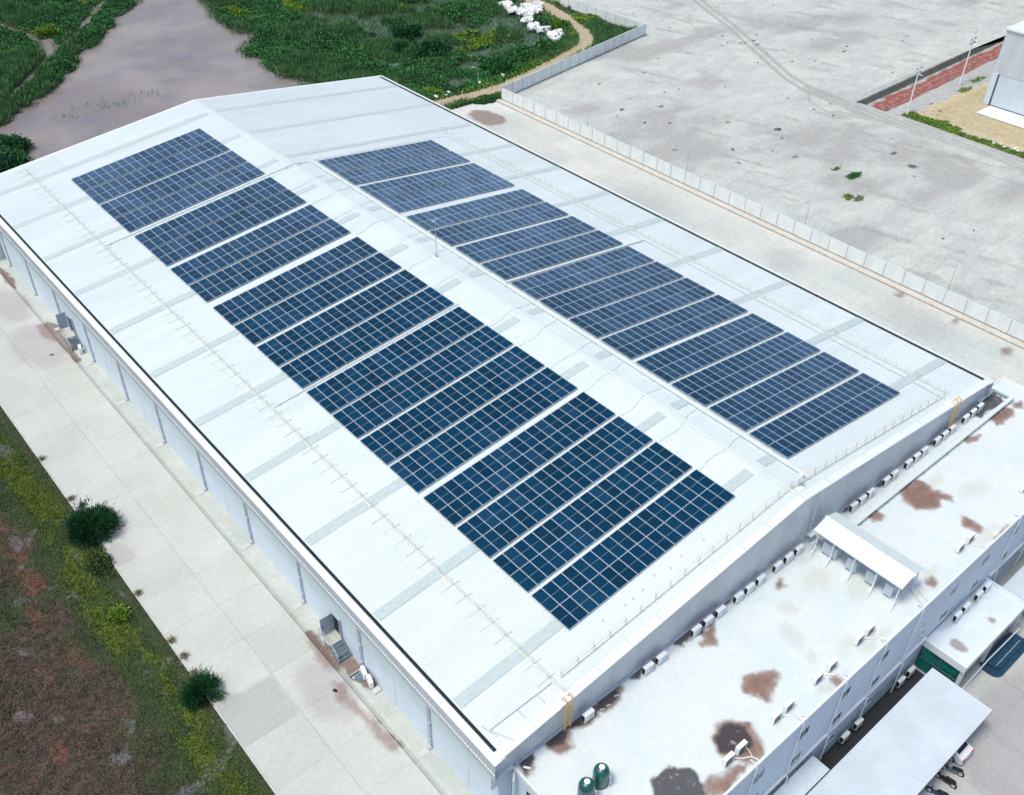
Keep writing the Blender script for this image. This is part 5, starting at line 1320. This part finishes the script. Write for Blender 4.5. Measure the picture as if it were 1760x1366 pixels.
# vehicles under the carport
def car(x, y, rot, label, paint=None):
    c = empty('parked_car', (x, y, ZF), (0, 0, rot), label, 'car')
    # profile along local y (front = -y), width along x
    prof = [(-2.2, .35), (-2.25, .62), (-2.1, .82), (-1.15, 1.0), (-.55, 1.5), (.95, 1.56), (1.75, 1.12), (2.15, 1.02), (2.22, .55), (2.15, .3)]
    V = []; F = []; xs_ = [-.86, -.8, .8, .86]
    for xi, xx in enumerate(xs_):
        for (yy, zz) in prof:
            k_ = .80 if zz > 1.2 else 1.0
            inset = .0 if xi in (1, 2) else -.06
            V.append((xx * k_, yy * (1.0 if xi in (1, 2) else .98), zz + inset if zz > .4 else zz))
    n = len(prof)
    for a in range(3):
        for k in range(n): F.append((a * n + k, a * n + (k + 1) % n, (a + 1) * n + (k + 1) % n, (a + 1) * n + k))
    F.append(tuple(range(n - 1, -1, -1))); F.append(tuple(range(3 * n, 4 * n)))
    mb = MB(); mb.add(V, F); mb.build('body', paint or M['carwhite'], c)
    mb = MB()
    mb.add([(-.72, -1.12, 1.03), (.72, -1.12, 1.03), (.60, -.58, 1.49), (-.60, -.58, 1.49)], [(0, 1, 2, 3)])
    mb.add([(-.66, 1.0, 1.55), (.66, 1.0, 1.55), (.7, 1.7, 1.17), (-.7, 1.7, 1.17)], [(0, 1, 2, 3)])
    for s in (-1, 1): mb.add([(s * .845, -1.0, 1.02), (s * .845, 1.6, 1.06), (s * .70, .95, 1.5), (s * .70, -.5, 1.46)], [(0, 1, 2, 3)])
    mb.build('window', M['black'], c)
    for s in (-1, 1):
        for yy in (-1.35, 1.35):
            mb = MB(); mb.bar((s * .66, yy, .32), (s * .88, yy, .32), .32, 18); w_ = mb.build('wheel', M['tyre'], c)
            mb = MB(); mb.bar((s * .86, yy, .32), (s * .895, yy, .32), .19, 12); mb.build('rim', M['alu'], w_)
        mb = MB(); mb.box(min(s * .5, s * .8), max(s * .5, s * .8), -2.27, -2.15, .62, .78); mb.build('headlight', M['white'], c)
        mb = MB(); mb.box(min(s * .55, s * .82), max(s * .55, s * .82), 2.16, 2.23, .75, .95); mb.build('tail_light', M['redplastic'], c)
        mb = MB(); mb.box(min(s * .84, s * 1.0), max(s * .84, s * 1.0), -.85, -.7, 1.0, 1.14); mb.build('mirror', M['black'], c)
    return c
car(34.0, -15.95, math.pi, 'white car parked under the carport with its rear end sticking out')
car(23.4, -15.0, 0, 'white car mostly hidden under the large carport roof')
def motorbike(x, y, rot, label, colr):
    m_ = empty('parked_motorcycle', (x, y, ZF), (0, 0, rot), label, 'motorcycle', 'motorcycles by the carport')
    for yy in (-.62, .62):
        mb = MB(); mb.bar((-.05, yy, .3), (.05, yy, .3), .3, 16); w_ = mb.build('wheel', M['tyre'], m_)
        mb = MB(); mb.bar((-.055, yy, .3), (.055, yy, .3), .18, 12); mb.build('rim', M['alu'], w_)
    mb = MB(); mb.prism([(-.5, .35), (-.35, .62), (.0, .45), (.55, .62), (.75, .7), (.5, .42), (.1, .22)], 'x', -.12, .12); mb.bar((0, -.62, .3), (0, -.42, .95), .05, 6); mb.build('body', colr, m_)
    mb = MB(); mb.prism([(-.1, .66), (.0, .76), (.6, .8), (.7, .72), (.3, .64)], 'x', -.13, .13); mb.build('seat', M['black'], m_)
    mb = MB(); mb.tube([(-.33, -.3, .98), (-.1, -.42, 1.0), (.1, -.42, 1.0), (.33, -.3, .98)], .02, 6); mb.bar((-.3, -.4, 1.0), (-.34, -.42, 1.14), .04, 5); mb.bar((.3, -.4, 1.0), (.34, -.42, 1.14), .04, 5); mb.build('handlebar', M['alu'], m_)
motorbike(32.3, -17.9, R(200), 'dark motorcycle parked beside the white car at the carport edge', M['steel'])
motorbike(31.1, -18.0, R(185), 'second dark motorcycle left of the one beside the white car', M['black'])
motorbike(29.6, -18.2, R(195), 'dark motorcycle at the bottom right of the carport edge', M['platform'])

# ------------------------------------------------------------------ fences
def fence(name, label, p0, p1, h, step=3.0, z0=0.0, foot=False):
    p0 = Vector((*p0, 0)); p1 = Vector((*p1, 0)); ln = (p1 - p0).length; n = max(1, round(ln / step)); d = (p1 - p0) / n; a = math.atan2(d.y, d.x); dl = d.length
    r_ = empty(name, (p0.x, p0.y, z0), (0, 0, a), label, 'fence')
    po = MB(); po.box(-.06, .06, -.07, .07, -.3, h + .04)
    pa = MB()
    k = 0; rows = 9
    for q in range(rows):
        zz0 = .12 + (h - .17) * q / rows; zz1 = .12 + (h - .17) * (q + 1) / rows
        pa.add([(.06, -.03, zz0), (dl - .06, -.03, zz0), (dl - .06, -.045, (zz0 + zz1) / 2), (.06, -.045, (zz0 + zz1) / 2), (dl - .06, -.03, zz1), (.06, -.03, zz1)], [(0, 1, 2, 3), (3, 2, 4, 5)])
    pa.box(.06, dl - .06, -.028, .03, .12, h - .05); pa.box(.0, dl, -.05, .05, h - .05, h)
    fo = MB(); fo.box(0, dl, -.09, .09, -.7 if foot else -.2, .12)
    pp = qq = ff = None
    for i in range(n + 1):
        if pp is None: pp = po.build('post', M['pipe'], r_)
        else: c = pp.copy(); COL.objects.link(c); c.location = (i * dl, 0, 0)
        if i < n:
            if qq is None: qq = pa.build('panel', M['fence'], r_); ff = fo.build('footing', M['foot'], r_)
            else:
                c = qq.copy(); COL.objects.link(c); c.location = (i * dl, 0, 0)
                c = ff.copy(); COL.objects.link(c); c.location = (i * dl, 0, 0)
    return r_
fence('boundary_fence', 'long white panel fence running beside the right hand concrete yard', (91.15, 107.1), (91.15, -24), 2.2)
fence('boundary_fence', 'white panel fence stretch between the marsh and the grey lot', (91.15, 107.1), (FX, FY), 2.4, foot=True)
fence('boundary_fence', 'white panel fence running away from the outer corner past the waste heap', (FX, FY), (138.2, 190), 2.2)
def streetlight(x, y, rot, label, h=5.2, z=0.0):
    s = empty('street_lamp', (x, y, z), (0, 0, rot), label, 'street lamp', 'slim lamps along the fence')
    mb = MB(); mb.bar((0, 0, 0), (0, 0, h), .05, 6, .035); mb.lathe((0, 0, 0), [(.1, 0), (.1, .15)], 8); mb.build('pole', M['alu'], s)
    mb = MB(); mb.tube([(0, 0, h), (-.3, 0, h + .18), (-.9, 0, h + .22)], .03, 5); mb.build('arm', M['alu'], s)
    mb = MB(); mb.bbox(-1.3, -.85, -.1, .1, h + .14, h + .26, .03); mb.build('lamp_head', M['alu'], s)
streetlight(92.6, 18.1, 0, 'slim lamp post behind the fence, closest to the right picture edge')
streetlight(92.6, 40.8, 0, 'slim lamp post behind the middle of the long fence')
streetlight(92.6, 63.4, 0, 'slim lamp post behind the upper part of the long fence')
streetlight(92.6, 86.0, 0, 'slim lamp post behind the fence near its far corner')
streetlight(92.3, 115.3, R(-40), 'slim lamp post at the marsh edge beside the dirt path', 3.2, -.0)

# ------------------------------------------------------------------ far building and poles
fb = empty('far_warehouse', (161.4, 49.6, 0), label='white industrial building cut off by the right edge of the picture', cat='warehouse')
inf = Matrix.Translation(-Vector(fb.location))
mb = MB(); mb.box(161.6, 230, 5, 49.9, 0, 13.8); o = mb.build('wall', M['clad'], fb); o.matrix_parent_inverse = inf
o = ribbed_quad('wall_cladding', (161.5, 5, 5.8), (0, 1, 0), (0, 0, 8.1), (-1, 0, 0), 44.9, .4, .04, M['gable'], fb); o.matrix_parent_inverse = inf
mb = MB(); mb.box(161.35, 161.6, 48.9, 49.95, 0, 5.8); o = mb.build('corner_pier', M['wall'], fb); o.matrix_parent_inverse = inf
mb = MB(); mb.box(161.45, 161.6, 48.6, 48.8, 0, 5.78); mb.box(161.5, 161.6, 20, 48.8, .0, .15); o = mb.build('door_edge', M['dark'], fb); o.matrix_parent_inverse = inf
mb = MB(); mb.box(161.5, 161.56, 30, 48.6, .15, 5.75); o = mb.build('door', M['carport'], fb); o.matrix_parent_inverse = inf
mb = MB(); mb.add([(161.2, 4.8, 13.85), (161.2, 50.1, 13.85), (230, 50.1, 15.4), (230, 4.8, 15.4), (161.2, 50.1, 13.6), (230, 50.1, 13.6), (161.2, 4.8, 13.6)], [(0, 1, 2, 3), (1, 4, 5, 2), (0, 6, 4, 1)]); o = mb.build('roof', M['roofcap'], fb); o.matrix_parent_inverse = inf
sheet('loading_apron', np.array([155.9, 158, 161.3]), np.array([10, 30, 48.4]), .06, M['roofcap'])
def utility_pole(x, y, h, label, arm=True):
    u = empty('utility_pole', (x, y, 0), label=label, cat='utility pole', group='concrete utility poles')
    mb = MB(); mb.bar((0, 0, 0), (0, 0, h), .17, 8, .11); mb.build('pole', M['fence'], u)
    if arm:
        for yy, zz in ((.0, h - .5), (.0, h - 1.3)):
            mb = MB(); mb.box(-1.1, 1.1, -.06, .06, zz, zz + .12); mb.box(-.06, .06, -.9, .9, zz - .1, zz); c = mb.build('crossarm', M['fence'], u)
            mb = MB()
            for k in (-1., -.5, .5, 1.): mb.lathe((k, 0, zz + .12), [(.07, 0), (.1, .08), (.05, .16), (.08, .22), (.03, .3)], 7)
            mb.build('insulator', M['steel'], c)
        mb = MB(); mb.bar((0, 0, h), (0, 0, h + 2.2), .04, 5); mb.build('mast', M['alu'], u)
utility_pole(144.7, 55.8, 8.9, 'nearer concrete utility pole with crossarms beside the red ditch')
utility_pole(166.8, 57.7, 9.2, 'farther concrete utility pole by the white building')
mb = MB(); mb.bar((0, 0, 0), (0, 0, 1.7), .1, 8); o = mb.build('marker_post', M['fence'], loc=(143.1, 56.7, 0)); tag(o, 'short pale post beside the nearer utility pole', 'post')
# rubble at the sandy verge
for i, (x, y) in enumerate([(145.4, 39.3), (145.9, 38.2), (145.2, 37.4), (146.3, 35.8), (145.6, 35.0)]):
    mb = MB(); s = .35; mb.bbox(-s, s, -s * .7, s * .7, 0, s * .7, .1); o = mb.build('rubble_block', M['foam'], loc=(x, y, 0), rot=(.2, .3, i)); tag(o, f'{["first", "second", "third", "fourth", "fifth"][i]} pale rubble block from the left at the end of the verge', 'rubble', 'rubble blocks on the verge')
